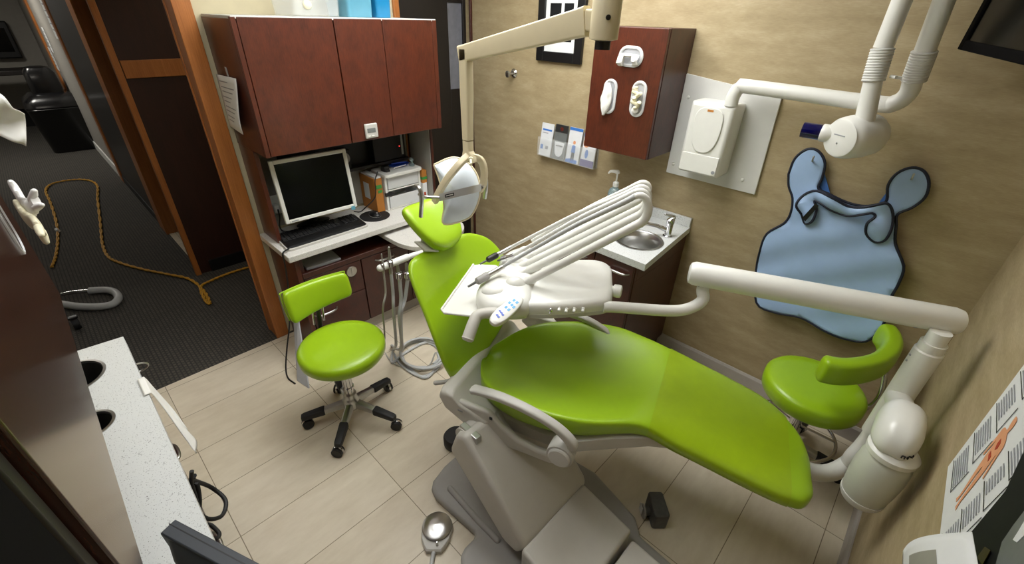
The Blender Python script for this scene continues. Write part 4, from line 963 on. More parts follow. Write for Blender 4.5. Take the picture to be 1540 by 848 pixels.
pl = [(at(649, 733, z=.05)), at(651, 722, z=.05), at(668, 700, z=.05), at(690, 680, z=.05)]
P2 = [(p.x, p.y) for p in pl]+[(-1.0, 1.05), (-.9, 1.18), (-.72, 1.285), (-.62, 1.30), (-.36, 1.24), (-.3, 1.18), (.06, 1.16), (.06, .42), (-.55, .38)]+[(p.x, p.y) for p in (at(694, 850, z=.05), at(692, 835, z=.05), at(699, 822, z=.05), at(715, 806, z=.05), at(713, 797, z=.05), at(655, 745, z=.05))]
obj('base_plate', MB().prism([(x, y, .0005) for x, y in P2], (0, 0, .05)), 'dkgrey', chair, bevel=.016, bseg=4)
rb = [at(677, 735, z=.052), at(712, 775, z=.052), at(748, 812, z=.052)]
obj('plate_rib', MB().tube(rb, .014, 12, 0, True), 'dkgrey', chair)
# rear black rubber foot beside the base
t = thing('rubber_buffer', (-1.2, 1.0, 0), 'black rubber dome on the floor behind the chair base', 'buffer')
c = at(686, 660, z=.03)
obj('dome', MB().lathe([(.062, 0), (.066, .006), (.066, .05), (.058, .062), (.01, .066)], (c.x, c.y, .0006), seg=40), 'rubber', t)
# foot pedal
M['spun'] = mat('spun_steel', rgb(214, 214, 214), .3, 1, var=.03)
M['spun'].node_tree.nodes['Principled BSDF'].inputs['Anisotropic'].default_value = .8
_tn = M['spun'].node_tree.nodes.new('ShaderNodeTangent'); _tn.direction_type = 'RADIAL'; _tn.axis = 'Z'
M['spun'].node_tree.links.new(_tn.outputs[0], M['spun'].node_tree.nodes['Principled BSDF'].inputs['Tangent'])
t = thing('foot_pedal', (-.98, .63, 0), 'round polished steel foot pedal on the tiles by the chair base', 'foot control')
c = at(657, 789, z=.045)
dr = (at(651, 838, z=.02)-at(657, 800, z=.02)); dr.z = 0; dr.normalize(); sd = V((-dr.y, dr.x, 0))
c0 = V((c.x, c.y, 0))
body = []
for z, k in ((.0008, 1), (.022, 1), (.028, .94)):
    r2 = [c0+dr*(math.cos(a)*.068*k)+sd*(math.sin(a)*.068*k)+UZ*z for a in [R(90+15*i) for i in range(13)]]
    r2 += [c0+dr*x*k+sd*y*k+UZ*z for x, y in ((.05, -.06), (.085, -.042), (.1, -.03), (.1, .03), (.085, .042), (.05, .06))]
    body.append(r2)
obj('housing', MB().loft(body), 'grey', t)
lab(obj('disc', MB().lathe([(.056, .028), (.062, .032), (.064, .038), (.058, .042), (.03, .047), (.003, .05)], c0, seg=48), 'spun', t), 'polished steel disc')
obj('stud', MB().lathe([(.006, 0), (.006, .018), (.003, .022)], c0+dr*.075+sd*.012+UZ*.026), 'steel', t)
obj('cord', MB().tube([c0+dr*.09+UZ*.014, c0+dr*.16+UZ*.01, c0+dr*.24+sd*.02+UZ*.009, c0+dr*.36+sd*.0+UZ*.009], .009, 10, 5), 'hose', t)
# dark block with clear tag
t = thing('foot_control_block', (-.33, 1.33, 0), 'dark grey metal foot lever block standing by the base cover', 'foot control')
c = at(985, 776, z=.0); c = V((c.x, c.y, 0))
ax = (at(966, 770, z=.05)-at(1000, 770, z=.05)); ax.z = 0; ax.normalize(); ay = V((-ax.y, ax.x, 0))
obj('block', MB().prism([c+ax*x+ay*y+UZ*.0008 for x, y in rrect(.034, .06, .012, 3)], UZ*.095), 'lead_grey', t, bevel=.006)
obj('stem', MB().cyl(c+ax*.03+UZ*.04, c+ax*.06+UZ*.04, .02), 'lead_grey', t)
obj('flange', MB().cyl(c+ax*.058+UZ*.04, c+ax*.066+UZ*.04, .032), 'dkgrey', t)
lab(obj('tag', MB().prism([c+ax*.072+ay*-.02+UZ*.03, c+ax*.072+ay*.012+UZ*.03, c+ax*.072+ay*.012+UZ*.075, c+ax*.072+ay*-.02+UZ*.075], ax*.002), 'frosted', t, smooth=False), 'clear plastic tag')
# suction hoses on a white bar behind the backrest
t = thing('suction_holder', (-1.75, 1.05, .88), 'white bar behind the backrest holding four grey suction hoses', 'suction unit')
xb = -1.74
b0 = at(572, 403, x=xb); b1 = at(612, 387, x=xb); b2 = at(640, 378, x=xb)
bar = (b2-b0).normalized()
obj('bar', MB().tube([b0, b0+(b1-b0)*.5, b1], .018, 16, 0, True), 'white', t)
obj('bar_neck', MB().tube([b1, b1+bar*.035, b2, b2+bar*.02], [.012, .014, .012, .012], 14, 4), 'white', t)
# clamp arm reaching the rear of the backrest shell, stopping where it meets it
from mathutils.bvhtree import BVHTree
_sh = bpy.data.objects['back_shell.001'] if 'back_shell.001' in bpy.data.objects else None
for _o in chair.children:
    if _o.name.startswith('back_shell'): _sh = _o
_bv = BVHTree.FromPolygons([MAT4[_sh.name] @ v.co for v in _sh.data.vertices], [tuple(p.vertices) for p in _sh.data.polygons])
_p0 = b2+bar*.02; _tg = bw(.09, .3, -.03); _hit = _bv.ray_cast(_p0, (_tg-_p0).normalized())
if _hit[0] is not None:
    _e = _hit[0]-(_tg-_p0).normalized()*.014
    obj('clamp_arm', MB().tube([_p0-bar*.006, _p0*.7+_e*.3, _e], [.012, .012, .012], 12), 'white', t)
def drop(pt, px, py): return at(px, py, x=pt)
hs = [((574, 384), [(577, 410), (580, 440), (576, 465), (571, 478)], .005, 'steel'), ((585, 374), [(588, 410), (591, 440), (592, 470), (590, 500)], .008, 'hose'), ((598, 400), [(601, 420), (603, 450), (601, 480), (600, 505)], .0095, 'hose'), ((611, 398), [(613, 420), (609, 450), (603, 475), (597, 500)], .0095, 'hose')]
floor_runs = [[(566, 500), (590, 545), (640, 552), (655, 530)], [(589, 520), (600, 545), (632, 566), (660, 552), (658, 530)], [(602, 525), (612, 550), (640, 568), (662, 545)], [(592, 525), (590, 545), (610, 530), (640, 515), (665, 520)]]
for (tp, path, r_, m), fr in zip(hs, floor_runs):
    top = at(*tp, x=xb); q = [top]+[at(px, py, x=xb+.012) for px, py in path[:-1]]
    hold = obj('holder', MB().lathe([(r_*1.1, -.02), (r_*1.9, -.018), (r_*1.9, .01), (r_*1.1, .014)], at((path[0][0]+tp[0])/2, (path[0][1]+tp[1])/2+3, x=xb+.01), (0, 0, 1), 14), 'chrome', t)
    lab(obj('valve_tip', MB().tube([top+V((0, 0, .006)), q[1]], [r_*.7, r_*1.3, r_*1.2], 12, 0, True), 'steel', t), 'metal valve tip')
    fl = [at(px, py, z=r_+.001) for px, py in fr]
    last = q[-1]
    mid = V((last.x*.7+fl[0].x*.3, last.y*.7+fl[0].y*.3, last.z*.45))
    obj('hose', MB().tube(q[1:]+[mid]+fl, r_, 10, 6), 'hose' if r_ > .006 else 'hose_dark', t)
for k in range(3):
    c = at(632, 532, z=.01); 
    pts = [V((c.x+(.14+.012*k)*math.cos(a)+.02*k, c.y+(.12+.01*k)*math.sin(a), .009+.017*k)) for a in [R(24*i+50*k) for i in range(15)]]
    obj('hose_coil', MB().tube(pts, .0085, 10, 3), 'hose', t)
# ------------------------------------------------------------------ delivery unit on its post
t = unit = thing('delivery_unit', (.23, 1.83, .3), 'white swing arm delivery unit with instrument tray over the dental chair', 'delivery unit')
PX, PY = .232, 1.83
ZA = 1.115
zt_ = at(1402, 505, x=PX).z
obj('support_post', MB().tube([cw(.75, .2, .5), cw(1.0, .23, .45), at(1205, 704, z=.4), at(1245, 711, z=.375), at(1275, 698, z=.39), (PX-.012, PY-.02, .47), (PX, PY, .56), (PX, PY, .75)], .034, 20, 6), 'white', t)
obj('post_sleeve', MB().lathe([(.034, .0), (.041, .004), (.041, .415), (.037, .42), (.037, .45)], (PX, PY, .6), seg=28), 'white', t)
obj('post_screw', MB().ell((PX-.037, PY-.018, .96), (.004, .004, .004), seg=8, rings=6).ell((PX-.037, PY-.018, .985), (.004, .004, .004), seg=8, rings=6), 'ink', t)
a1 = at(1432, 482, z=ZA); a0 = at(1044, 411, z=ZA)
ad = (a1-a0).normalized()
ra = .046
obj('swing_arm', MB().lathe([(ra*.6, -.02), (ra*.85, -.016), (ra, .0), (ra, (a1-a0).length), (ra*.88, (a1-a0).length+.02), (ra*.6, (a1-a0).length+.028)], a0, ad, 36), 'white', t)
obj('arm_joint', MB().cyl((PX, PY, 1.03), (PX, PY, ZA-.02), .03), 'white', t)
lab(obj('joint_plug', MB().ell(a1-ad*.075+V((-.01, -.03, -.036)), (.009, .006, .004), seg=10, rings=6).ell(a1-ad*.03+V((-.012, -.034, -.034)), (.007, .005, .004), seg=10, rings=6), 'ink', t), 'dark plug')
lab(obj('joint_plug', MB().ell(a0+ad*.045+V((-.01, -.03, -.036)), (.007, .005, .004), seg=10, rings=6), 'ink', t), 'dark plug')
zl = .975
l0 = a0+ad*.028
l1 = at(1020, 465, z=zl); l2 = at(930, 462, z=zl)
obj('lower_arm', MB().tube([V((l0.x+.02, l0.y+.01, ZA-.02)), V((l0.x+.016, l0.y+.006, ZA-.062)), at(1057, 450, z=1.02), at(1045, 460, z=.995), at(1027, 466, z=.98), at(1000, 467, z=zl), l2, l2+(l2-l1).normalized()*.06], .0225, 20, 8), 'white', t)
# control head: rounded slab
ZH = .985
def hp(px, py, z=ZH): return at(px, py, z=z)
def outline(pts, z, n=5):
    cl_ = catmull([hp(px, py, z) for px, py in pts]+[hp(*pts[0], z)], n)[:-1]
    return cl_
head_top = [(760, 448), (748, 440), (752, 424), (775, 402), (820, 392), (880, 390), (905, 392), (919, 400), (922, 420), (922, 442), (914, 452), (890, 456), (830, 460), (785, 458)]
top = outline(head_top, ZH+.02); cen = sum(top, V())/len(top)
def sc_(pts, k, dz): return [cen+(p-cen)*k+V((0, 0, dz-(p.z-p.z))) for p in pts]
rings = [[V((cen.x+(p.x-cen.x)*k, cen.y+(p.y-cen.y)*k, z)) for p in top] for k, z in ((.9, ZH-.036), (.98, ZH-.032), (1, ZH-.022), (1, ZH-.0), (.985, ZH+.014), (.94, ZH+.024), (.8, ZH+.028))]
obj('control_head', MB().loft(rings), 'white', t, angle=60)
obj('head_band', MB().loft([[V((cen.x+(p.x-cen.x)*k, cen.y+(p.y-cen.y)*k, z)) for p in top] for k, z in ((.985, ZH-.04), (1.006, ZH-.037), (1.006, ZH-.022), (.99, ZH-.02))]), 'grey', t)
# front nose that carries the instrument holders
nose = [(750, 464), (728, 459), (716, 446), (720, 430), (738, 418), (748, 402), (752, 392), (768, 378), (792, 372), (812, 380), (818, 398), (812, 420), (802, 440), (800, 454), (788, 463)]
nt = outline(nose, ZH+.02); nc = sum(nt, V())/len(nt)
rings = [[V((nc.x+(p.x-nc.x)*k, nc.y+(p.y-nc.y)*k, z)) for p in nt] for k, z in ((.86, ZH-.045), (.96, ZH-.038), (1, ZH-.015), (.99, ZH+.012), (.92, ZH+.032), (.75, ZH+.045), (.45, ZH+.052))]
obj('instrument_console', MB().loft(rings), 'white', t, angle=70)
for px, py, rr in ((775, 431, .046), (742, 440, .05), (775, 398, .042), (790, 380, .035)):
    c = hp(px, py, ZH+.03)
    obj('console_lobe', MB().ell(c, (rr*1.0, rr*.75, .044 if px == 775 else .032), ((.8, .55, 0), (-.55, .8, 0), UZ), 24, 12), 'white', t)
# switches along the near edge
for i, (px, py) in enumerate(((828, 462), (844, 458), (851, 462), (864, 463), (877, 463))):
    p = (V((-.8445, 1.126, .986)), V((-.824, 1.155, .991)), V((-.804, 1.174, .985)), V((-.784, 1.198, .985)), V((-.763, 1.226, .983)))[i]
    d_ = V((.5, -.84, -.2)).normalized()
    if i == 0:
        o = obj('toggle_switch', MB().lathe([(.009, 0), (.009, .006), (.003, .007), (.003, .018), (.005, .026), (.002, .03)], p, d_, 14), 'chrome', t)
    else:
        obj('knob', MB().lathe([(.008, 0), (.008, .005), (.006, .006), (.006, .018), (.003, .02)], p, d_, 14), 'white', t)
e_ = hp(925, 437, ZH)
ed = V((.8, .35, 0)).normalized()
obj('end_knob', MB().lathe([(.018, -.02), (.018, 0), (.026, .004), (.028, .02), (.026, .034), (.016, .038)], e_-ed*.01, ed, 24), 'white', t)
# tray
ZT = .955
tr = [(664, 468), (712, 400), (722, 399), (745, 400), (790, 420), (770, 474), (740, 480), (668, 473)]
tp = [hp(px, py, ZT) for px, py in tr]
tcx = sum(tp, V())/len(tp)
obj('tray', MB().prism(tp, (0, 0, .006)), 'white', t, bevel=.002)
obj('tray_rim', MB().tube([tp[1]+UZ*.008, tp[0]+UZ*.008, tp[7]+UZ*.008, tp[6]+UZ*.006], .005, 8), 'white', t)
# grip
g0 = hp(768, 470, ZH+.0); g1 = hp(738, 470, ZH-.0); g2 = hp(719, 474, ZH-.005); g3 = hp(712, 486, ZH-.025); g4 = hp(704, 508, ZH-.065)
obj('grip_handle', MB().tube([g0, g1, g2, g3, g4], [.017, .019, .021, .022, .023, .023], 18, 6, False), 'base_grey', t)
obj('grip_cap', MB().lathe([(.023, 0), (.024, .004), (.018, .012), (.004, .014)], g4, g4-g3, 18), 'base_grey', t)
# touch pad
pc = hp(763, 466, ZH+.05)
pu = (hp(782, 450, ZH+.055)-hp(744, 483, ZH+.04)).normalized()
pn = (V((0, 0, 1.0))+V((.5, -.75, 0))*.9); pn = (pn-pu*pn.dot(pu)).normalized(); pv = pn.cross(pu)
padL, padW = (hp(784, 448, ZH+.055)-hp(741, 486, ZH+.04)).length/2, .028
def padp(z, k): return [pc+pu*(padL*k*math.copysign(abs(math.cos(a))**.85, math.cos(a)))+pv*(padW*k*math.copysign(abs(math.sin(a))**.7, math.sin(a))*(1-.12*math.cos(a)))+pn*z for a in [2*math.pi*i/32 for i in range(32)]]
pad = obj('touch_pad', MB().loft([padp(-.025, .8), padp(-.012, 1), padp(.002, 1), padp(.007, .92), padp(.008, .85)]), 'white', t, angle=50)
M['key_blue'] = mat('sky_blue_key', rgb(90, 170, 225), .4, var=.03)
M['key_navy'] = mat('blue_key', rgb(70, 100, 200), .4, var=.03)
for i, (a, b, m) in enumerate(((.55, .3, 'key_blue'), (.55, -.2, 'key_blue'), (.3, .45, 'key_blue'), (.28, 0, 'key_blue'), (.25, -.4, 'key_blue'), (.0, .3, 'key_blue'), (-.02, -.2, 'key_blue'), (-.35, .45, 'key_navy'), (-.38, .12, 'key_navy'), (-.42, -.2, 'key_navy'), (-.6, .28, 'key_navy'), (-.63, -.05, 'key_navy'))):
    c = pc+pu*padL*a+pv*padW*b+pn*.0085
    obj('key', MB().obox(c, (pu, pv, pn), (.006 if m == 'key_blue' else .004, .0045, .0006)), m, pad, smooth=False)
# whip arms with hoses: five side by side
def at_plane(px, py, n_, p0):
    d = ray(px, py); return CAMP+d*((p0-CAMP).dot(n_)/d.dot(n_))
piv = [(792, 424, 1.03), (789, 409, 1.03), (791, 398, 1.035), (800, 384, 1.04)]
ben = [(958, 338, 1.315), (957, 326, 1.315), (958, 316, 1.318), (958, 302, 1.325)]
UPH = [.052, .047, .042, .032]
for k in range(4):
    p0 = at(piv[k][0], piv[k][1], z=piv[k][2]); p1 = at(ben[k][0], ben[k][1], z=ben[k][2])
    d_ = (p1-p0).normalized()
    arm_ = obj('whip_arm', MB().tube([p0-d_*.03, p0, p1, p1+d_*.012], [.0155, .0172, .0165, .016], 18), 'white', t)
    obj('arm_knuckle', MB().ell(p0-d_*.02, (.042, .027, .026), (d_, CN, UZ), 16, 10), 'white', arm_)
    # elbow that turns the hose back over the arm
    up = V((0, 0, 1)); q1 = p1+d_*.035+up*.01; q2 = p1+d_*.045+up*.045
    obj('elbow', MB().tube([p1]+[p1+d_*(.012+.04*math.sin(a))+(up-d_*.35).normalized()*(UPH[k]*(1-math.cos(a))) for a in [math.pi*i/8 for i in range(9)]], [.0165, .0165, .016, .015, .0135, .012, .011], 16, 3), 'white', arm_)
hz = [((756, 401), (930, 302), 0, (705, 431)), ((772, 384), (905, 299), 1, (752, 391)), ((768, 372), (893, 298), 2, (722, 394)), ((800, 362), (893, 287), 3, (762, 383))]
for k, (pa, pb, j, tip) in enumerate(hz):
    p1 = at(ben[j][0], ben[j][1], z=ben[j][2]); p0 = at(piv[j][0], piv[j][1], z=piv[j][2]); d_ = (p1-p0).normalized()
    ztop = ben[j][2]+.075
    A = at(pa[0], pa[1], z=1.075); B = at(pb[0], pb[1], z=ben[j][2]+.01)
    upk = (UZ-d_*.35).normalized(); E0 = p1+d_*.012+upk*2*UPH[j]; E1 = E0-d_*.06-UZ*.0
    pts = [A, A*.66+E1*.34+UZ*.008, A*.33+E1*.67+UZ*.012, E1+UZ*.002, E0]
    obj('hose', MB().tube(pts, [.0075, .008, .009, .0105, .011], 12, 8), 'white_matte' if k else 'hose', t)
# instruments
def hand(tip, tail, m1, m2, r_, nm, label):
    tip, tail = V(tip), V(tail); L = (tail-tip).length
    o = obj(nm, MB().lathe([(r_*.35, 0), (r_*.4, L*.1), (r_*.45, L*.22)], tip, tail-tip, 18), 'lead_grey', t)
    obj('sleeve', MB().lathe([(r_*.5, L*.2), (r_*1.25, L*.25), (r_*1.3, L*.52), (r_*.95, L*.56)], tip, tail-tip, 18), m1, o)
    obj('coupling', MB().lathe([(r_*.9, L*.54), (r_*.95, L*.56), (r_*.8, L*.76), (r_*.85, L*.78), (r_*.8, L*1.0), (r_*.5, L)], tip, tail-tip, 18), m2, o)
    lab(o, label)
hand(at(704, 431, z=1.035), at(758, 400, z=1.075), 'dkgrey', 'steel', .0125, 'handpiece', 'grey sleeved handpiece on the near hanger')
hand(at(722, 397, z=1.04), at(768, 372, z=1.075), 'mirrorback', 'steel', .011, 'handpiece', 'dark steel handpiece on the far hanger')
hand(at(748, 392, z=1.045), at(773, 384, z=1.075), 'chrome', 'chrome', .0115, 'syringe', 'chrome air water syringe')
# water bottle bracket and bottle
BX, BY = .205, 1.56
bc = at(1316, 716, y=BY)
BX = bc.x
zb0 = at(1300, 752, y=BY).z; ztop = at(1333, 668, y=BY).z
Hh = ztop-zb0
obj('water_bottle', MB().lathe([(.03, 0), (.056, .004), (.063, .018), (.07, Hh*.3), (.074, Hh*.55), (.07, Hh*.78), (.06, Hh*.92), (.046, Hh)], (BX, BY, zb0), seg=40), 'bottle', t)
lab(obj('water', MB().lathe([(.03, .012), (.057, .02), (.063, Hh*.3), (.067, Hh*.42), (.02, Hh*.425)], (BX, BY, zb0), seg=40), 'bottle', t), 'water in the bottle')
obj('bottle_base', MB().lathe([(.03, -.004), (.058, 0), (.0655, .016), (.067, .03), (.064, .03)], (BX, BY, zb0), seg=40), 'white_matte', t)
obj('bottle_collar', MB().lathe([(.056, Hh*.86), (.07, Hh*.9), (.071, Hh*.97), (.06, Hh*1.02), (.046, Hh*1.05)], (BX, BY, zb0), seg=40), 'white', t)
zc = zb0+Hh*1.08
dome = []
for k, z in ((.8, zc-.02), (.97, zc-.012), (1, zc), (1, zc+.02), (.96, zc+.045), (.82, zc+.07), (.58, zc+.088), (.2, zc+.096)):
    dome.append([V((BX+(PX-BX)*.2+x*.062*k-.006, BY+.055+y*.118*k, z)) for x, y in rrect(1, 1, .75, 8)])
db = obj('bottle_head', MB().loft(dome), 'white', t, angle=70)
obj('head_neck', MB().tube([(BX, BY+.1, zc+.02), (PX, PY-.02, zc+.0)], .04, 16), 'white', t)
# small printed symbols on the head's near rim
for i, (dx, dz, w, h) in enumerate(((.028, .012, .0012, .006), (.033, .017, .005, .0012), (.036, .01, .0012, .004), (.044, .012, .0012, .006), (.049, .016, .004, .0012), (.053, .01, .003, .001), (.056, .014, .001, .005))):
    p = V((BX+(PX-BX)*.2-.006+dx*.9, BY+.055-.1175+max(0, dx-.03)**2*38, zc+dz-.004))
    obj('printed_mark', MB().obox(p, ((1, .6 if dx > .04 else .1, 0), (-.6 if dx > .04 else -.1, 1, 0), UZ), (w, .0022, h*.8)), 'black_ink', db, smooth=False)

# ------------------------------------------------------------------ operating light
YL = 1.08; K = YL/1.4
t = thing('operating_light', (-.95, YL, ZC), 'cream ceiling mounted operating light with frosted curved reflector over the headrest', 'operating light')
h0 = at(911, 26, y=YL)
obj('ceiling_pole', MB().cyl((h0.x, YL, h0.z+.05), (h0.x, YL, ZC), .022), 'cream', t)
obj('hub', MB().lathe([(r_*K, h_*K) for r_, h_ in ((.03, -.066), (.046, -.062), (.047, -.055), (.047, .07), (.042, .078))], (h0.x, YL, h0.z+.0), seg=36), 'cream', t)
lab(obj('hub_plug', MB().cyl((h0.x+.025, YL-.0275, h0.z+.0), (h0.x+.0275, YL-.03, h0.z+.0), .006), 'black', t), 'black plug')
lab(obj('hub_base', MB().cyl((h0.x+.0, YL, h0.z-.092*K), (h0.x+.0, YL, h0.z-.062*K), .02), 'black', t), 'black hub base')
r0 = at(884, 32, y=YL); r1 = at(700, 80, y=YL)
ar = (r1-r0).normalized()
ay = V((0, 1, 0)); az = ar.cross(ay).normalized()
if az.z < 0: az = -az
def rect_ring(c, ax_, by_, a, b, rr): return [c+ax_*x+by_*y for x, y in rrect(a, b, rr, 3)]
px0_ = r1.x+.0
obj('arm', MB().loft([rect_ring(r0+ar*d, ay, az, .022*K, h*K, .006) for d, h in ((.0, .045), (.02, .043), ((r1-r0).length-.01, .033), ((r1-r0).length+.02, .033))]), 'cream', t)
obj('arm_knuckle', MB().box(r0.x-.005, h0.x, YL-.014, YL+.014, r0.z-.023, r0.z+.027), 'cream', t, bevel=.006)
p1_ = at(704, 210, y=YL)
pxx = (r1.x+p1_.x)/2
obj('drop_pole', MB().loft([rect_ring(V((pxx, YL, z)), V((1, 0, 0)), ay, a*K, b*K, .006) for z, a, b in ((r1.z+.012, .026, .022), (p1_.z+.15, .026, .022), (p1_.z, .022, .02))]), 'cream', t)
n0 = V((pxx, YL, p1_.z))
obj('swivel_neck', MB().loft([rect_ring(V((pxx+dx, YL, z)), V((1, 0, 0)), ay, a*K, b*K, .005) for z, a, b, dx in ((p1_.z-.003, .021, .019, 0), (p1_.z-.05*K, .021, .019, 0), (p1_.z-.075*K, .034, .02, .006), (p1_.z-.1*K, .034, .02, .009))]), 'cream', t)
def L_(px, py, y=YL-.03): return at(px, py, y=y)
# yoke: two bent legs
yk = V((pxx+.009, YL-.009, p1_.z-.055))
legA = [yk, L_(690, 248, YL-.05), L_(672, 270, YL-.08), L_(660, 290, YL-.09), L_(654, 303, YL-.09)]
legB = [yk, L_(722, 240, YL+.03), L_(728, 256, YL+.05), L_(727, 275, YL+.05), L_(722, 286, YL+.05)]
for leg in (legA, legB):
    pts = catmull(leg, 6); rings = []; n = len(pts)
    for i, p in enumerate(pts):
        tt = (pts[min(i+1, n-1)]-pts[max(i-1, 0)]).normalized(); sx_ = tt.cross(V((.3, -1, .3))).normalized(); sy_ = tt.cross(sx_)
        rings.append([p+sx_*x+sy_*y for x, y in rrect(.0125, .010, .004, 3)])
    obj('yoke_leg', MB().loft(rings), 'cream', t)
obj('yoke_knob', MB().lathe([(.009, 0), (.009, .008), (.005, .01), (.004, .04), (.005, .048)], L_(708, 239, YL-.03), V((.7, -.6, -.12)), 14), 'latex', t)
# curved reflector: front faces away to the patient, we see its frosted back
rc = [L_(655, 248, YL-.03), L_(678, 237, YL-.01), L_(700, 243, YL+.02), L_(716, 264, YL+.03), L_(720, 292, YL+.02), L_(712, 318, YL+.0), L_(700, 330, YL-.01), L_(670, 335, YL-.05), L_(667, 310, YL-.07), L_(661, 275, YL-.06)]
cR = sum(rc, V())/len(rc); nR = V((.62, -.72, .3)).normalized()
ro = catmull(rc+[rc[0]], 5)[:-1]
uR = V((nR.y, -nR.x, 0)).normalized(); vR = nR.cross(uR)
rings = []
def flat(p, k, dz): d = p-cR; d = d-nR*d.dot(nR); return cR+d*k+nR*(dz-.0)
for k, dz in ((1, -.024), (1.0, -.01), (.97, -.005), (.85, .009), (.6, .023), (.3, .031), (.05, .033)): rings.append([flat(p, k, dz) for p in ro])
hd = obj('reflector', MB().loft(rings, cap0=False), 'reflector', t, angle=60)
obj('reflector_rim', MB().tube([flat(p, 1.0, -.01) for p in ro]+[flat(ro[0], 1.0, -.01)], .0045, 8), 'cream', hd)
obj('reflector_dish', MB().loft([[flat(p, k, dz) for p in ro] for k, dz in ((.99, -.024), (.8, -.012), (.4, .004), (.05, .008))], cap0=False), 'chrome', hd)
bl, br = L_(661, 297, YL-.1), L_(724, 282, YL-.0)
mid = (bl+br)/2+nR*.04
bp = catmull([bl, bl*.6+mid*.4+nR*.02, mid, br*.6+mid*.4+nR*.02, br], 6)
rg = []
for i, p in enumerate(bp): rg.append([p+UZ*z+nR*w for z, w in ((.0145, 0), (.0145, .003), (-.0145, .003), (-.0145, 0))])
bo = obj('band', MB().loft(rg), 'band', t, smooth=True); lab(bo, 'brushed metal band')
k_ = bp[8]
tg = (bp[9]-bp[7]).normalized()
obj('nameplate', MB().obox(k_+nR*.0042, (tg, UZ, nR), (.019, .006, .0008)), 'black', bo, smooth=False)
obj('nameplate_text', MB().obox(k_+nR*.0052, (tg, UZ, nR), (.015, .002, .0004)), 'white_matte', bo, smooth=False)
# two curved grip handles
gh = [L_(624, 279, YL-.18), L_(631, 284, YL-.18), L_(634, 300, YL-.18), L_(633, 326, YL-.18)]
obj('grip_bar', MB().tube([bl, L_(640, 296, YL-.14), L_(630, 292, YL-.17)], .006, 10, 4), 'steel', t)
obj('grip', MB().tube(gh, [.005, .0075, .008, .008], 14, 6), 'steel', t)
gh = [L_(727, 262, YL+.08), L_(731, 270, YL+.1), L_(731, 284, YL+.1), L_(729, 298, YL+.1)]
obj('grip', MB().tube(gh, [.005, .0075, .008, .008], 14, 6), 'steel', t)
obj('grip_bar', MB().tube([br, L_(729, 278, YL+.09)], .006, 10), 'steel', t)
# ------------------------------------------------------------------ rolling stools
def star_base(t, c, rot, rad, hub_z=.1, ring=None):
    for k in range(5):
        a = R(rot+72*k); d = V((math.cos(a), math.sin(a), 0)); n_ = V((-d.y, d.x, 0))
        p0 = V((c.x, c.y, .125)); p1 = V((c.x, c.y, .085))+d*(rad-.0)
        def sec(s, w, h):
            q = p0+(p1-p0)*s; return [q+n_*x+UZ*y for x, y in rrect(w, h, min(w, h)*.4, 3)]
        lg = obj('leg', MB().loft([sec(.06, .02, .024), sec(.3, .019, .02), sec(.62, .017, .015), sec(.98, .014, .011)]), 'steel', t)
        lab(obj('foot_grip', MB().loft([sec(.55, .021, .0185), sec(.57, .022, .02), sec(.97, .019, .016), sec(1.02, .016, .013)]), 'rubber', lg), 'black ribbed rubber sleeve')
        cc = V((c.x, c.y, 0))+d*(rad-.005)
        sw = R(rot*1.7+133*k); sd_ = V((math.cos(sw), math.sin(sw), 0)); ax_ = V((-sd_.y, sd_.x, 0))
        cs = obj('caster', MB().lathe([(.008, 0), (.027, .002), (.0285, .008), (.0285, .016), (.026, .018)], cc+sd_*.012+UZ*.0295+ax_*.002, ax_, 24).lathe([(.026, 0), (.0285, .002), (.0285, .01), (.027, .016), (.008, .018)], cc+sd_*.012+UZ*.0295-ax_*.02, ax_, 24), 'rubber', t)
        lab(obj('caster_hood', MB().lathe([(.0305, -.006), (.031, -.003), (.031, .003), (.0305, .006)], cc+sd_*.012+UZ*.032, ax_, 24).cyl(cc+UZ*.06, cc+UZ*.085, .008), 'chrome', cs), 'chrome hood')
    obj('hub', MB().lathe([(.03, .09), (.042, .1), (.044, .145), (.038, .16), (.034, .17), (.034, .19), (.026, .2)], (c.x, c.y, 0)), 'steel', t)
def stool_seat(c, z0, z1, r_, t):
    h = z1-z0
    obj('seat', MB().lathe([(.05, z0), (r_-.03, z0+.002), (r_-.01, z0+.012), (r_-.002, z0+.024), (r_, z0+h*.5), (r_-.001, z1-.022), (r_-.006, z1-.016)], (c.x, c.y, 0), seg=56)
        .lathe([(r_-.008, z1-.02), (r_-.005, z1-.0165), (r_-.008, z1-.012), (r_-.022, z1-.003), (r_-.06, z1+.002), (r_*.4, z1+.004), (.004, z1+.004)], (c.x, c.y, 0), seg=56), 'green', t)
    obj('seat_plate', MB().lathe([(.04, z0-.02), (.12, z0-.016), (.13, z0-.002), (.05, z0-.001)], (c.x, c.y, 0)), 'black', t)
c = V((-1.81, .685, 0))
t = thing('rolling_stool', c, 'round green operator stool with upright backrest in front of the desk', 'stool', 'green rolling stools')
star_base(t, V((-1.795, .665, 0)), 27, .255)
cb = V((-1.795, .665, 0))
obj('gas_column', MB().cyl(cb+UZ*.18, cb+UZ*.33, .025).cyl(cb+UZ*.33, cb+UZ*.44, .018).cyl(cb+UZ*.23, cb+UZ*.24, .03), 'chrome', t)
stool_seat(c, .43, .515, .213, t)
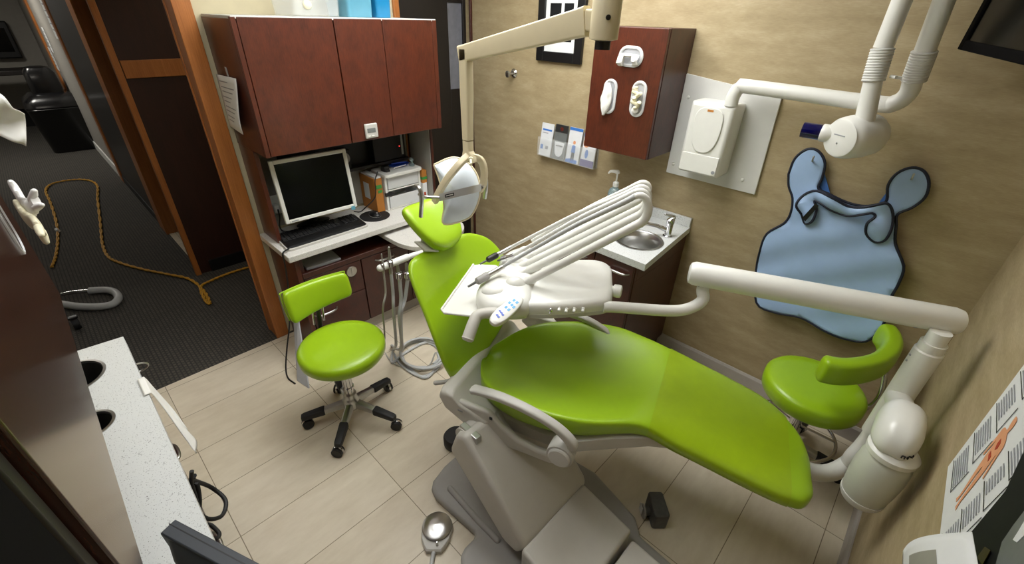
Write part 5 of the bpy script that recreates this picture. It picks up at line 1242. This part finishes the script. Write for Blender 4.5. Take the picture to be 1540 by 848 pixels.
# backrest
bc = at(476, 443, z=.70)
bd = (at(527, 418, z=.70)-at(427, 460, z=.70)); bd.z = 0; bd.normalize()
bo_ = V((bd.y, -bd.x, 0))
if bo_.dot(c-bc) < 0: bo_ = -bo_
bup = (UZ*.97-bo_*.2).normalized(); bnn = bd.cross(bup)
if bnn.dot(bo_) < 0: bnn = -bnn
rings = []
hwid = .172
for i in range(25):
    s = -1+2*i/24
    k = max(.2, math.sqrt(max(0, 1-max(0, (abs(s)-.86)/.14)**2))) if abs(s) > .86 else 1
    curve = .035*s*s
    tap = 1 - .12*s
    rings.append([bc+bd*s*hwid+bnn*(curve+y*.026*k)+bup*(x*.078*tap*(.55+.45*k)) for x, y in [(math.copysign(abs(math.cos(a))**.5, math.cos(a)), math.copysign(abs(math.sin(a))**.6, math.sin(a))) for a in [2*math.pi*j/28 for j in range(28)]]])
br_ = obj('backrest', MB().loft(rings), 'green', t, sub=1)
obj('backrest_piping', MB().tube([bc+bd*s*hwid*1.0+bnn*(.035*s*s-.016)+bup*v*.08 for s, v in [(-.98, -.8), (-1.0, 0), (-.98, .85), (-.9, 1.04), (0, .95), (.9, .86), (.97, .7), (1, 0)]], .003, 8, 4), 'green', br_)
lab(obj('back_bar', MB().tube([V((c.x, c.y, .425))+bo_*-.08, V((c.x, c.y, .425))-bo_*.2, bc-bo_*.035-UZ*.16, bc-bnn*.03-bup*.05, bc-bnn*.03+bup*.02], .012, 12, 5), 'black', t), 'black backrest bar')
obj('bar_rail', MB().tube([bc-bo_*.05-UZ*.2+bd*.028, bc-bnn*.03-bup*.04+bd*.028], .006, 10), 'chrome', t)
obj('bar_rail', MB().tube([bc-bo_*.05-UZ*.2-bd*.028, bc-bnn*.03-bup*.04-bd*.028], .006, 10), 'chrome', t)
# assistant stool with wrap-around torso rest
c = V((-.005, 2.105, 0))
t = thing('rolling_stool', c, 'green assistant stool with curved arm rest behind the foot of the chair', 'stool', 'green rolling stools')
star_base(t, c, -63, .255)
obj('gas_column', MB().cyl(c+UZ*.18, c+UZ*.32, .025).cyl(c+UZ*.32, c+UZ*.43, .018), 'chrome', t)
stool_seat(c, .418, .522, .21, t)
obj('foot_ring', MB().tube([c+V((.19*math.cos(a), .19*math.sin(a), .2)) for a in [2*math.pi*k/40 for k in range(41)]], .008, 10), 'chrome', t)
for k in range(3):
    a = R(20+120*k); obj('ring_strut', MB().tube([c+V((.03*math.cos(a), .03*math.sin(a), .24)), c+V((.19*math.cos(a), .19*math.sin(a), .2))], .006, 10), 'chrome', t)
obj('rest_bar', MB().tube([c+V((.05, .05, .415)), c+V((.2, .12, .41)), c+V((.235, .17, .5)), at(1335, 525, z=.68)+V((0, 0, 0))], .012, 12, 5), 'chrome', t)
pts = [at(1231, 551, z=.715), at(1262, 557, z=.715), at(1295, 555, z=.715), at(1322, 546, z=.715), at(1338, 528, z=.715), at(1337, 512, z=.715), at(1328, 498, z=.715)]
pts = catmull(pts, 7); n = len(pts); rings = []
for i, p in enumerate(pts):
    tt = (pts[min(i+1, n-1)]-pts[max(i-1, 0)]).normalized(); s_ = V((tt.y, -tt.x, 0)); d = min(i, n-1-i)/(n-1)
    k = max(.3, math.sqrt(max(0, 1-max(0, 1-d/.04)**2)))
    rings.append([p+s_*x*.038*k+UZ*(y*.06*(.5+.5*k)-.006) for x, y in [(math.copysign(abs(math.cos(a))**.6, math.cos(a)), math.copysign(abs(math.sin(a))**.6, math.sin(a))) for a in [2*math.pi*j/24 for j in range(24)]]])
obj('torso_rest', MB().loft(rings), 'green', t, sub=1)
# ------------------------------------------------------------------ south side: console the photo is taken from
t = thing('console_counter', (-1.0, -.25, .86), 'white speckled stone counter with two round waste openings', 'countertop')
def circ(cx, cy, r_, n=40): return [(cx+r_*math.cos(2*math.pi*k/n), cy+r_*math.sin(2*math.pi*k/n)) for k in range(n)]
h1 = (-1.76, -.215, .088); h2 = (-1.475, -.2, .055)
obj('slab', holed_slab(MB(), [(-1.91, -.05), (-1.95, YS+.002), (XE-.002, YS+.002), (XE-.002, -.058)], [circ(*h1), circ(*h2)], .862, .9), 'quartz', t, smooth=False)
for (x, y, r_), lb in ((h1, 'large round steel waste chute, nearer the counter end'), (h2, 'smaller round steel waste chute in the counter')):
    o = thing('waste_chute', (x, y, .9), lb, 'waste chute')
    obj('ring', MB().lathe([(r_+.006, .9005), (r_+.006, .9025), (r_-.002, .903), (r_-.003, .89), (r_-.0018, .89), (r_-.001, .9002), (r_+.006, .9005)], (x, y, 0), seg=48, cap=False), 'steel', o)
    obj('liner', MB().lathe([(r_-.004, .70), (r_-.003, .895), (r_-.0035, .895), (r_-.006, .705), (.004, .705), (.004, .70)], (x, y, 0), seg=48), 'rubber', o)
t = thing('console_cabinet', (-1.0, -.25, 0), 'dark wood base cabinet below the white console counter', 'cabinet')
obj('body', MB().box(-1.89, XE-.016, YS+.002, -.105, .09, .69).box(-1.89, -1.87, YS+.002, -.105, .69, .861).box(-.5, XE-.016, YS+.002, -.105, .69, .861), 'darkcherry', t, bevel=.003)
obj('toe_kick', MB().box(-1.83, XE-.016, YS+.002, -.2, .002, .09), 'black_wood', t, smooth=False)
for x0 in (-1.89, -1.43, -.97, -.51, -.05):
    d = obj('door', MB().box(x0+.003, x0+.455 if x0 < -.1 else XE-.018, -.104, -.085, .1, .855), 'darkcherry', t, bevel=.003)
    bow_handle((x0+.3, -.085, .56), (1, 0, 0), .1, (0, .024, 0), parent=d)
# tall dispenser cabinet above, seen along its face
fy = -.106
ux0, ux1 = -1.46, -.473
t = thing('console_upper_cabinet', (-.95, -.3, 1.32), 'glossy dark wood upper cabinet whose face dispenses tissues and gloves', 'cabinet')
obj('body', MB().box(ux0, ux1, YS+.002, fy-.02, 1.325, 2.45), 'darkcherry', t, bevel=.003)
M['gloss'] = wood('glossy_cherry_wood', rgb(50, 26, 20), rgb(80, 44, 34), .22, (3, 3, 2), coat=.9)
obj('face', MB().box(ux0, ux1, fy-.02, fy, 1.322, 2.45), 'gloss', t, bevel=.003)
for cx, cz in ((-1.0, 1.8), (-1.245, 1.6), (-1.245, 1.56)):
    pass
lab(obj('opening_ring', MB().loft([[V((-1.25+x*k, fy+d, 1.59+z*k)) for x, z in rrect(.04, .075, .038, 6)] for k, d in ((1, .0005), (1, .003), (.95, .004), (.93, .001))], cap0=False, cap1=False), 'frosted', t), 'clear plastic oval ring')
lab(obj('opening_ring', MB().loft([[V((-1.0+x*k, fy+d, 1.8+z*k)) for x, z in rrect(.09, .04, .038, 6)] for k, d in ((1, .0005), (1, .003), (.95, .004), (.93, .001))], cap0=False, cap1=False), 'frosted', t), 'clear plastic oval ring')
t = thing('side_cabinet', (-.1, -.3, .9), 'near black tall cabinet beside the glossy wood dispenser cabinet', 'cabinet')
obj('body', MB().box(-.44, .2, YS+.002, fy-.012, .905, 2.45), 'matte_black', t, bevel=.004)
lab(obj('edge_strip', MB().box(-.47, -.4405, YS+.002, fy-.01, .905, 2.45), 'black_wood', t, bevel=.004), 'dark cherry edge strip')
# tissue hanging from the face, gloves below it
def on_ray(px, py, x): return at(px, py, x=x)
tq = [(-6, 138), (38, 178), (42, 219), (-10, 205)]
tA, tB, tC, tD = on_ray(-6, 138, -1.0), on_ray(36, 172, -1.03), on_ray(41, 219, -1.03), on_ray(-10, 200, -1.0)
def tis(u, v):
    base = V((-1.0, fy+.004, 1.80))
    p = (tA*(1-u)+tB*u)*(1-v)+(tD*(1-u)+tC*u)*v
    w = .0
    return p+V((.012*math.sin(v*6+u*3), .0015*math.sin(u*7+v*4), .0015*math.sin(u*9)))
tt_ = thing('hanging_tissue', (-1.0, fy, 1.78), 'white tissue sheet pulled out of the glossy wood cabinet', 'tissue')
obj('sheet', MB().grid(tis, 14, 12), 'tissue', tt_, solid=.0012)
obj('tucked_end', MB().grid(lambda u, v: (tA*(1-v)+tD*v)*(1-u)+V((-.98+.03*math.sin(v*9), fy+.004, 1.80-.03*v))*u, 8, 8), 'tissue', tt_, solid=.0012)
def glove(pts, m, label, x, w=.028):
    t = thing('disposable_glove', at(pts[0][0], pts[0][1], x=x), label, 'glove')
    P = [at(px, py, x=x+dx) for px, py, dx in pts]
    fl = []
    pp = catmull(P, 6); n = len(pp)
    for i, p in enumerate(pp):
        k = i/(n-1); ww = w*(1-.5*k)*(1+.12*math.sin(i*1.9))
        tt = (pp[min(i+1, n-1)]-pp[max(i-1, 0)]).normalized(); s_ = tt.cross(V((0, 1, 0))).normalized()
        fl.append([p+s_*ww*x_+V((0, 1, 0))*.006*y_ for x_, y_ in rrect(1, 1, .8, 4)])
    obj('palm', MB().loft(fl), m, t)
    end = pp[-1]; tt = (pp[-1]-pp[-4]).normalized(); s_ = tt.cross(V((0, 1, 0))).normalized()
    for j in (0, 2):
        q = end+s_*(j-1)*.009-tt*.01
        obj('finger', MB().tube([q, q+tt*.012+s_*(j-1)*.003, q+tt*(.02+.008*(j == 1))+s_*(j-1)*.006], [.007, .0065, .005], 10, 4, True), m, t)
    return t
glove([(22, 282, -.05), (36, 305, -.02), (46, 312, 0), (54, 302, .02)], 'tissue', 'white glove poking from the oval opening of the glossy cabinet', -1.22, .025)
glove([(30, 312, -.05), (42, 330, -.02), (54, 335, 0), (63, 352, .02)], 'latex', 'cream glove hanging below the white glove on the glossy cabinet', -1.2, .023)
# cloth hanging over the counter's front edge
cA, cB = at(236, 612, z=.9), at(247, 640, z=.9)
def cloth(u, v):
    x = -1.60+.1*u
    top = V((x-.01, -.075+.0*v, .904))
    if v < .2: return V((x, -.062+.018*(v/.2), .9045))
    k = (v-.2)/.8
    return V((x+.1*k-.02*k*math.sin(u*6), -.043+.008*math.sin(u*9+k*3)*k+.035*k, .902-.2*k-.02*u*k))
t = thing('white_cloth', (-1.5, -.05, .65), 'white paper towel hanging over the front edge of the console counter', 'towel')
obj('sheet', MB().grid(cloth, 14, 22), 'tissue', t, solid=.002)
# black cord bundle hanging off the counter front
t = thing('black_cord', (-1.1, .0, .7), 'loop of black cord hanging at the front of the console counter', 'cord')
def cp(px, py, y=.0): return at(px, py, y=y)
def cz_(px, py, z): p = at(px, py, z=z); return V((p.x, max(p.y, -.038 if z > .85 else -.07), p.z))
obj('loop', MB().tube([cz_(280, 722, .86), cz_(292, 722, .8), cz_(318, 733, .7), cz_(339, 752, .66), cz_(334, 775, .66), cz_(312, 780, .7), cz_(297, 765, .74), cz_(290, 740, .78), cz_(296, 728, .8), cz_(300, 750, .76), cz_(298, 775, .72)], .006, 10, 6), 'rubber', t)
obj('loop', MB().tube([cz_(284, 738, .84), cz_(298, 760, .76), cz_(306, 785, .72), cz_(318, 790, .7), cz_(330, 803, .68), cz_(322, 810, .7), cz_(308, 795, .74), cz_(296, 770, .78)], .0055, 10, 6), 'rubber', t)
obj('loop', MB().tube([cz_(276, 715, .88), cz_(288, 727, .84), cz_(293, 745, .8), cz_(300, 770, .76), cz_(310, 800, .74), cz_(312, 812, .76)], .0055, 10, 6), 'rubber', t)
# cabinet ring handle
t = thing('towel_ring', (-1.86, -.04, .8), 'small steel ring at the end of the console counter', 'ring')
c = at(208, 553, z=.86)
obj('ring', MB().tube([c+V((.012*math.cos(a), .028*math.sin(a), .026*math.cos(a)*.9)) for a in [2*math.pi*k/24 for k in range(25)]], .003, 8), 'steel', t)
# dark monitor standing on the counter, seen from behind its corner
t = thing('dark_monitor', (-.6, -.1, .9), 'dark grey monitor standing at the near end of the console counter', 'monitor')
A = at(263, 780, z=1.16); B = at(400, 852, z=1.16); nC = at(246, 797, z=1.16)
du = (B-A); du.z = 0; du.normalize(); dn = V((-du.y, du.x, 0))
if dn.dot(nC-A) < 0: dn = -dn
L2 = .42; H2 = .2
M['monitor_grey'] = mat('charcoal_plastic', rgb(58, 62, 68), .5, var=.04)
c = A+du*L2/2+dn*.014-UZ*H2/2
obj('case', MB().obox(c, (du, dn, UZ), (L2/2, .014, H2/2)), 'monitor_grey', t, bevel=.003)
obj('seam', MB().obox(c-dn*.004, (du, dn, UZ), (L2/2+.0004, .0008, H2/2+.0004)), 'black', t, smooth=False)
obj('back_bulge', MB().loft([[c+dn*d+du*x*k+UZ*z*k for x, z in rrect(L2/2, H2/2, .02)] for d, k in ((.012, .97), (.03, .8), (.04, .6))]), 'monitor_grey', t)
ft = c+dn*.02
obj('stand', MB().box(ft.x-.03, ft.x+.03, ft.y-.03, ft.y+.012, .905, c.z), 'monitor_grey', t, bevel=.006)
obj('foot', MB().lathe([(.09, 0), (.09, .008), (.03, .016)], (ft.x, ft.y-.02, .9005), sx=1.2, sy=.8), 'monitor_grey', t)
# ------------------------------------------------------------------ posters on the east wall
xe = XE-.003
def ep(px, py, d=0): return at(px, py, x=xe-d)
t = thing('anatomy_poster', (XE, 1.3, .8), 'white poster of a human figure with boxed notes on the east wall', 'poster')
def wp(y, z, d=0): return V((xe-d, y, z))
obj('sheet', MB().prism([wp(1.455, .885), wp(1.53, 1.36), wp(1.0, 1.36), wp(1.06, .885)], (.0015, 0, 0)), 'paper', t, smooth=False)
def patch(pts, m, nm, d=.0012, th=.0006, par=None): return obj(nm, MB().prism([wp(y, z, d) for y, z in pts], (-th, 0, 0)), m, par or t, smooth=False)
# outline of a standing figure: (half width, height) from head to foot, mirrored
fig = [(0, 1.0), (.05, .99), (.065, .94), (.05, .89), (.035, .87), (.04, .845), (.15, .82), (.19, .78), (.2, .7), (.22, .6), (.25, .47), (.215, .46), (.18, .58), (.145, .68), (.13, .62), (.14, .52), (.13, .42), (.115, .28), (.085, .14), (.08, .05), (.11, .0), (.04, .0), (.03, .1), (.03, .28), (.02, .42), (0, .46)]
fig += [(-w_, h_) for w_, h_ in fig[::-1][1:-1]]
FZ0, FH = .955, .245
def fpt(w_, h_): z = FZ0+FH*h_; return (1.236+(z-.967)*.3-w_*.2, z)
body_ = patch([fpt(*p) for p in fig], 'skin_print', 'body_figure')
patch([fpt(*p) for p in ((-.02, .76), (.05, .75), (.07, .7), (.02, .66), (-.03, .7))], 'red_print', 'heart_mark', d=.002)
patch([fpt(*p) for p in ((-.06, .6), (.05, .6), (.06, .55), (-.05, .56))], 'red_print', 'organ_mark', d=.002)
for y_far, y_near, zz in ((1.44, 1.315, (.92, 1.02, 1.12, 1.22)), (1.175, 1.085, (.9, .985, 1.075, 1.165, 1.255))):
    for k, z0 in enumerate(zz):
        sh = (z0-.9)*.16
        lines = MB()
        for j in range(7):
            zz_ = z0+.008+.0105*j
            cut = .035*((j*3+k) % 3)/2
            lines.prism([wp(y_far+sh-.01, zz_, .0012), wp(y_near+sh+cut, zz_, .0012), wp(y_near+sh+cut, zz_+.0042, .0012), wp(y_far+sh-.01, zz_+.0042, .0012)], (-.0004, 0, 0))
        obj('note_text', lines, 'ink', t, smooth=False)
        patch([(y_far+sh, z0), (y_near+sh-.01, z0), (y_near+sh-.01, z0+.0018), (y_far+sh, z0+.0018)], 'black_ink', 'note_rule')
        patch([(y_near+sh-.01, z0), (y_near+sh-.0075, z0), (y_near+sh-.0075, z0+.085), (y_near+sh-.01, z0+.085)], 'black_ink', 'note_rule')
# curling sheet and a magazine below it
q0, q1 = ep(1358, 829, .03), ep(1470, 862, .03)
tz = thing('taped_sheet', (XE, 1.2, .7), 'white sheet with a pale photograph curling off the east wall', 'paper')
def cs(u, v):
    y = 1.27-.3*u; z = .69-.12*v+.16*u
    return V((XE-.012-.05*u*(1-u)*(1)-.02*v, y, z))
S0, S1, S2, S3 = at(1358, 829, x=XE-.06), at(1462, 800, x=XE-.05), at(1480, 900, x=XE-.05), at(1356, 900, x=XE-.06)
def cs(u, v): return (S0*(1-u)+S1*u)*(1-v)+(S3*(1-u)+S2*u)*v+V((-.02*math.sin(math.pi*u), 0, -.006*math.sin(math.pi*u)))
obj('sheet', MB().grid(cs, 14, 8), 'paper', tz, solid=.0012)
obj('photo_print', MB().add([cs(.3+.04*i, .3+.5*j)+V((-.0016, 0, 0)) for i in range(11) for j in (0, 1)], [(2*i, 2*i+1, 2*i+3, 2*i+2) for i in range(10)]), 'laminate', tz, smooth=False)
tm = thing('magazine_cover', (XE, .9, .9), 'dark glossy magazine page over the poster near the camera', 'magazine')
m0, m1, m2, m3 = at(1540, 668, x=XE-.03), at(1512, 742, x=XE-.03), at(1455, 800, x=XE-.03), at(1420, 848, x=XE-.03)
bg = [at(1548, 660, x=XE-.012), at(1512, 738, x=XE-.012), at(1462, 798, x=XE-.012), at(1415, 852, x=XE-.012), at(1400, 900, x=XE-.012), at(1560, 900, x=XE-.012)]
obj('page', MB().prism(bg, (.006, 0, 0)), 'black_photo', tm, smooth=False)
obj('pale_figure', MB().prism([at(px, py, x=XE-.0135) for px, py in ((1548, 760), (1525, 790), (1508, 815), (1498, 850), (1490, 880), (1560, 880))], (-.001, 0, 0)), 'grey_print', tm, smooth=False)
obj('highlight_stroke', MB().prism([at(px, py, x=XE-.0148) for px, py in ((1546, 775), (1534, 796), (1524, 812), (1530, 816), (1546, 800))], (-.0008, 0, 0)), 'white_photo', tm, smooth=False)
obj('brown_stroke', MB().prism([at(px, py, x=XE-.0148) for px, py in ((1470, 838), (1482, 822), (1490, 828), (1478, 850))], (-.0008, 0, 0)), 'darkpanel', tm, smooth=False)
# ------------------------------------------------------------------ things in the hall
c = at(115, 222, z=0); k = 1.0
t = thing('waste_bin', c, 'tall glossy black waste bin with a domed hood far down the hall', 'waste bin')
topz = at(75, 160, y=c.y).z
def bz(px, py): return at(px, py, x=c.x).z
wb, wt = .27, .35
h1 = bz(95, 158)
def sq(w, z, dx=0): return [V((c.x+x*w, c.y+dx+y*w, z)) for x, y in rrect(1, 1, .35, 4)]
obj('body', MB().loft([sq(wb, .002), sq(wb*1.02, .02), sq(wt*.97, h1-.04), sq(wt, h1), sq(wt*.96, h1+.02)]), 'trash', t)
obj('lid', MB().loft([sq(wt*1.0, h1+.021), sq(wt*.95, h1+.1), sq(wt*.7, h1+.18), sq(wt*.5, h1+.2)]), 'trash', t)
obj('hood', MB().loft([sq(.17, h1+.19, -.02), sq(.175, h1+.26, -.02), sq(.165, h1+.46, -.02), sq(.13, h1+.52, -.02), sq(.06, h1+.54, -.02)]), 'trash', t)
t = thing('extension_cord', (-5, 0, 0), 'yellow twisted extension cord snaking over the dark hall carpet', 'cord')
pix = [(78, 402), (84, 385), (87, 360), (85, 335), (76, 305), (69, 287), (78, 277), (105, 271), (132, 271), (146, 279), (147, 300), (151, 335), (154, 365), (162, 385), (180, 395), (215, 405), (250, 412), (285, 420), (306, 437), (316, 456), (309, 452), (302, 432), (318, 422), (345, 411), (374, 402)]
P = [at(px, py, z=.012) for px, py in pix]
pp = catmull(P, 10); n = len(pp)
tw = []
for s_ in (0, math.pi):
    q = []
    for i, p in enumerate(pp):
        d = min(1.0, 1.0); a = i*1.1+s_
        tt = (pp[min(i+1, n-1)]-pp[max(i-1, 0)]).normalized(); sd = V((-tt.y, tt.x, 0))
        r_ = .0045+.0008*abs(p.x)*.6
        q.append(p+sd*r_*math.cos(a)+UZ*(r_*.5*math.sin(a)+r_*.4))
    obj('strand', MB().tube(q, .0065, 7), 'yellow', t)
cj = at(86, 348, z=.012)
lab(obj('connector', MB().cyl(cj+V((-.03, 0, .012)), cj+V((.03, .01, .012)), .015), 'white', t), 'pale connector')
t = thing('vacuum_cleaner', (-4.2, -.15, 0), 'vacuum cleaner showing its grey curved hose and chrome tube on the hall carpet', 'vacuum cleaner')
obj('hose', MB().tube([at(92, 457, z=.03), at(120, 461, z=.03), at(150, 461, z=.03), at(170, 457, z=.03), at(178, 448, z=.03), at(172, 439, z=.03), at(158, 436, z=.03), at(135, 437, z=.03)], .026, 14, 6), 'hose', t)
obj('wand', MB().tube([at(137, 437, z=.03), at(112, 439, z=.035), at(92, 443, z=.035)], .014, 12), 'chrome', t)
c2 = at(110, 490, z=.03)
obj('wheel', MB().lathe([(.01, 0), (.04, .002), (.042, .012), (.042, .028), (.04, .038), (.01, .04)], V((c2.x, c2.y, .0425)), (0, 1, 0)), 'rubber', t)
obj('fork', MB().box(c2.x-.02, c2.x+.02, c2.y-.006, c2.y+.046, .085, .1), 'black', t, bevel=.004)
for px, py, w, h, lb in ((78, 28, .34, .42, 'upper large white notice on the far hall wall'), (72, 60, .2, .3, 'small white notice on the far hall wall, left of the pair'), (80, 88, .24, .3, 'lowest white notice on the far hall wall')):
    c = at(px, py, y=YH-.002)
    x_ = max(-9.9, min(-7.8, c.x))
    t = thing('wall_notice', c, lb, 'notice', 'notices on the hall wall')
    obj('page', MB().box(x_-w/2, x_+w/2, YH-.008, YH-.003, c.z-h/2, c.z+h/2), 'paper', t, smooth=False)
    ln = MB()
    for j in range(5): ln.box(x_-w*.35, x_+w*(.35-.1*(j % 2)), YH-.0095, YH-.0082, c.z+h*(.32-.15*j)-.006, c.z+h*(.32-.15*j)+.006)
    obj('print_lines', ln, 'ink', t, smooth=False)
c = at(5, 57, x=-12.08)
t = thing('wall_box', c, 'small black box mounted on the far hall wall', 'box')
obj('case', MB().box(-12.08, -11.95, c.y-.28, c.y+.12, c.z-.3, c.z+.25), 'black', t, bevel=.02)
obj('panel', MB().box(-11.95, -11.94, c.y-.22, c.y+.06, c.z-.2, c.z+.15), 'screen', t, smooth=False)
c = at(30, 104, x=-11.3)
t = thing('side_table', (c.x, c.y, 0), 'dark table edge at the far end of the hall', 'table')
obj('top', MB().box(c.x-.35, c.x+.2, c.y-.9, c.y+.2, c.z-.07, c.z), 'black_wood', t, bevel=.01)
for dx in (-.3, .12):
    for dy in (-.85, .12): obj('leg', MB().box(c.x+dx, c.x+dx+.06, c.y+dy, c.y+dy+.06, .001, c.z-.07), 'black_wood', t, bevel=.005)
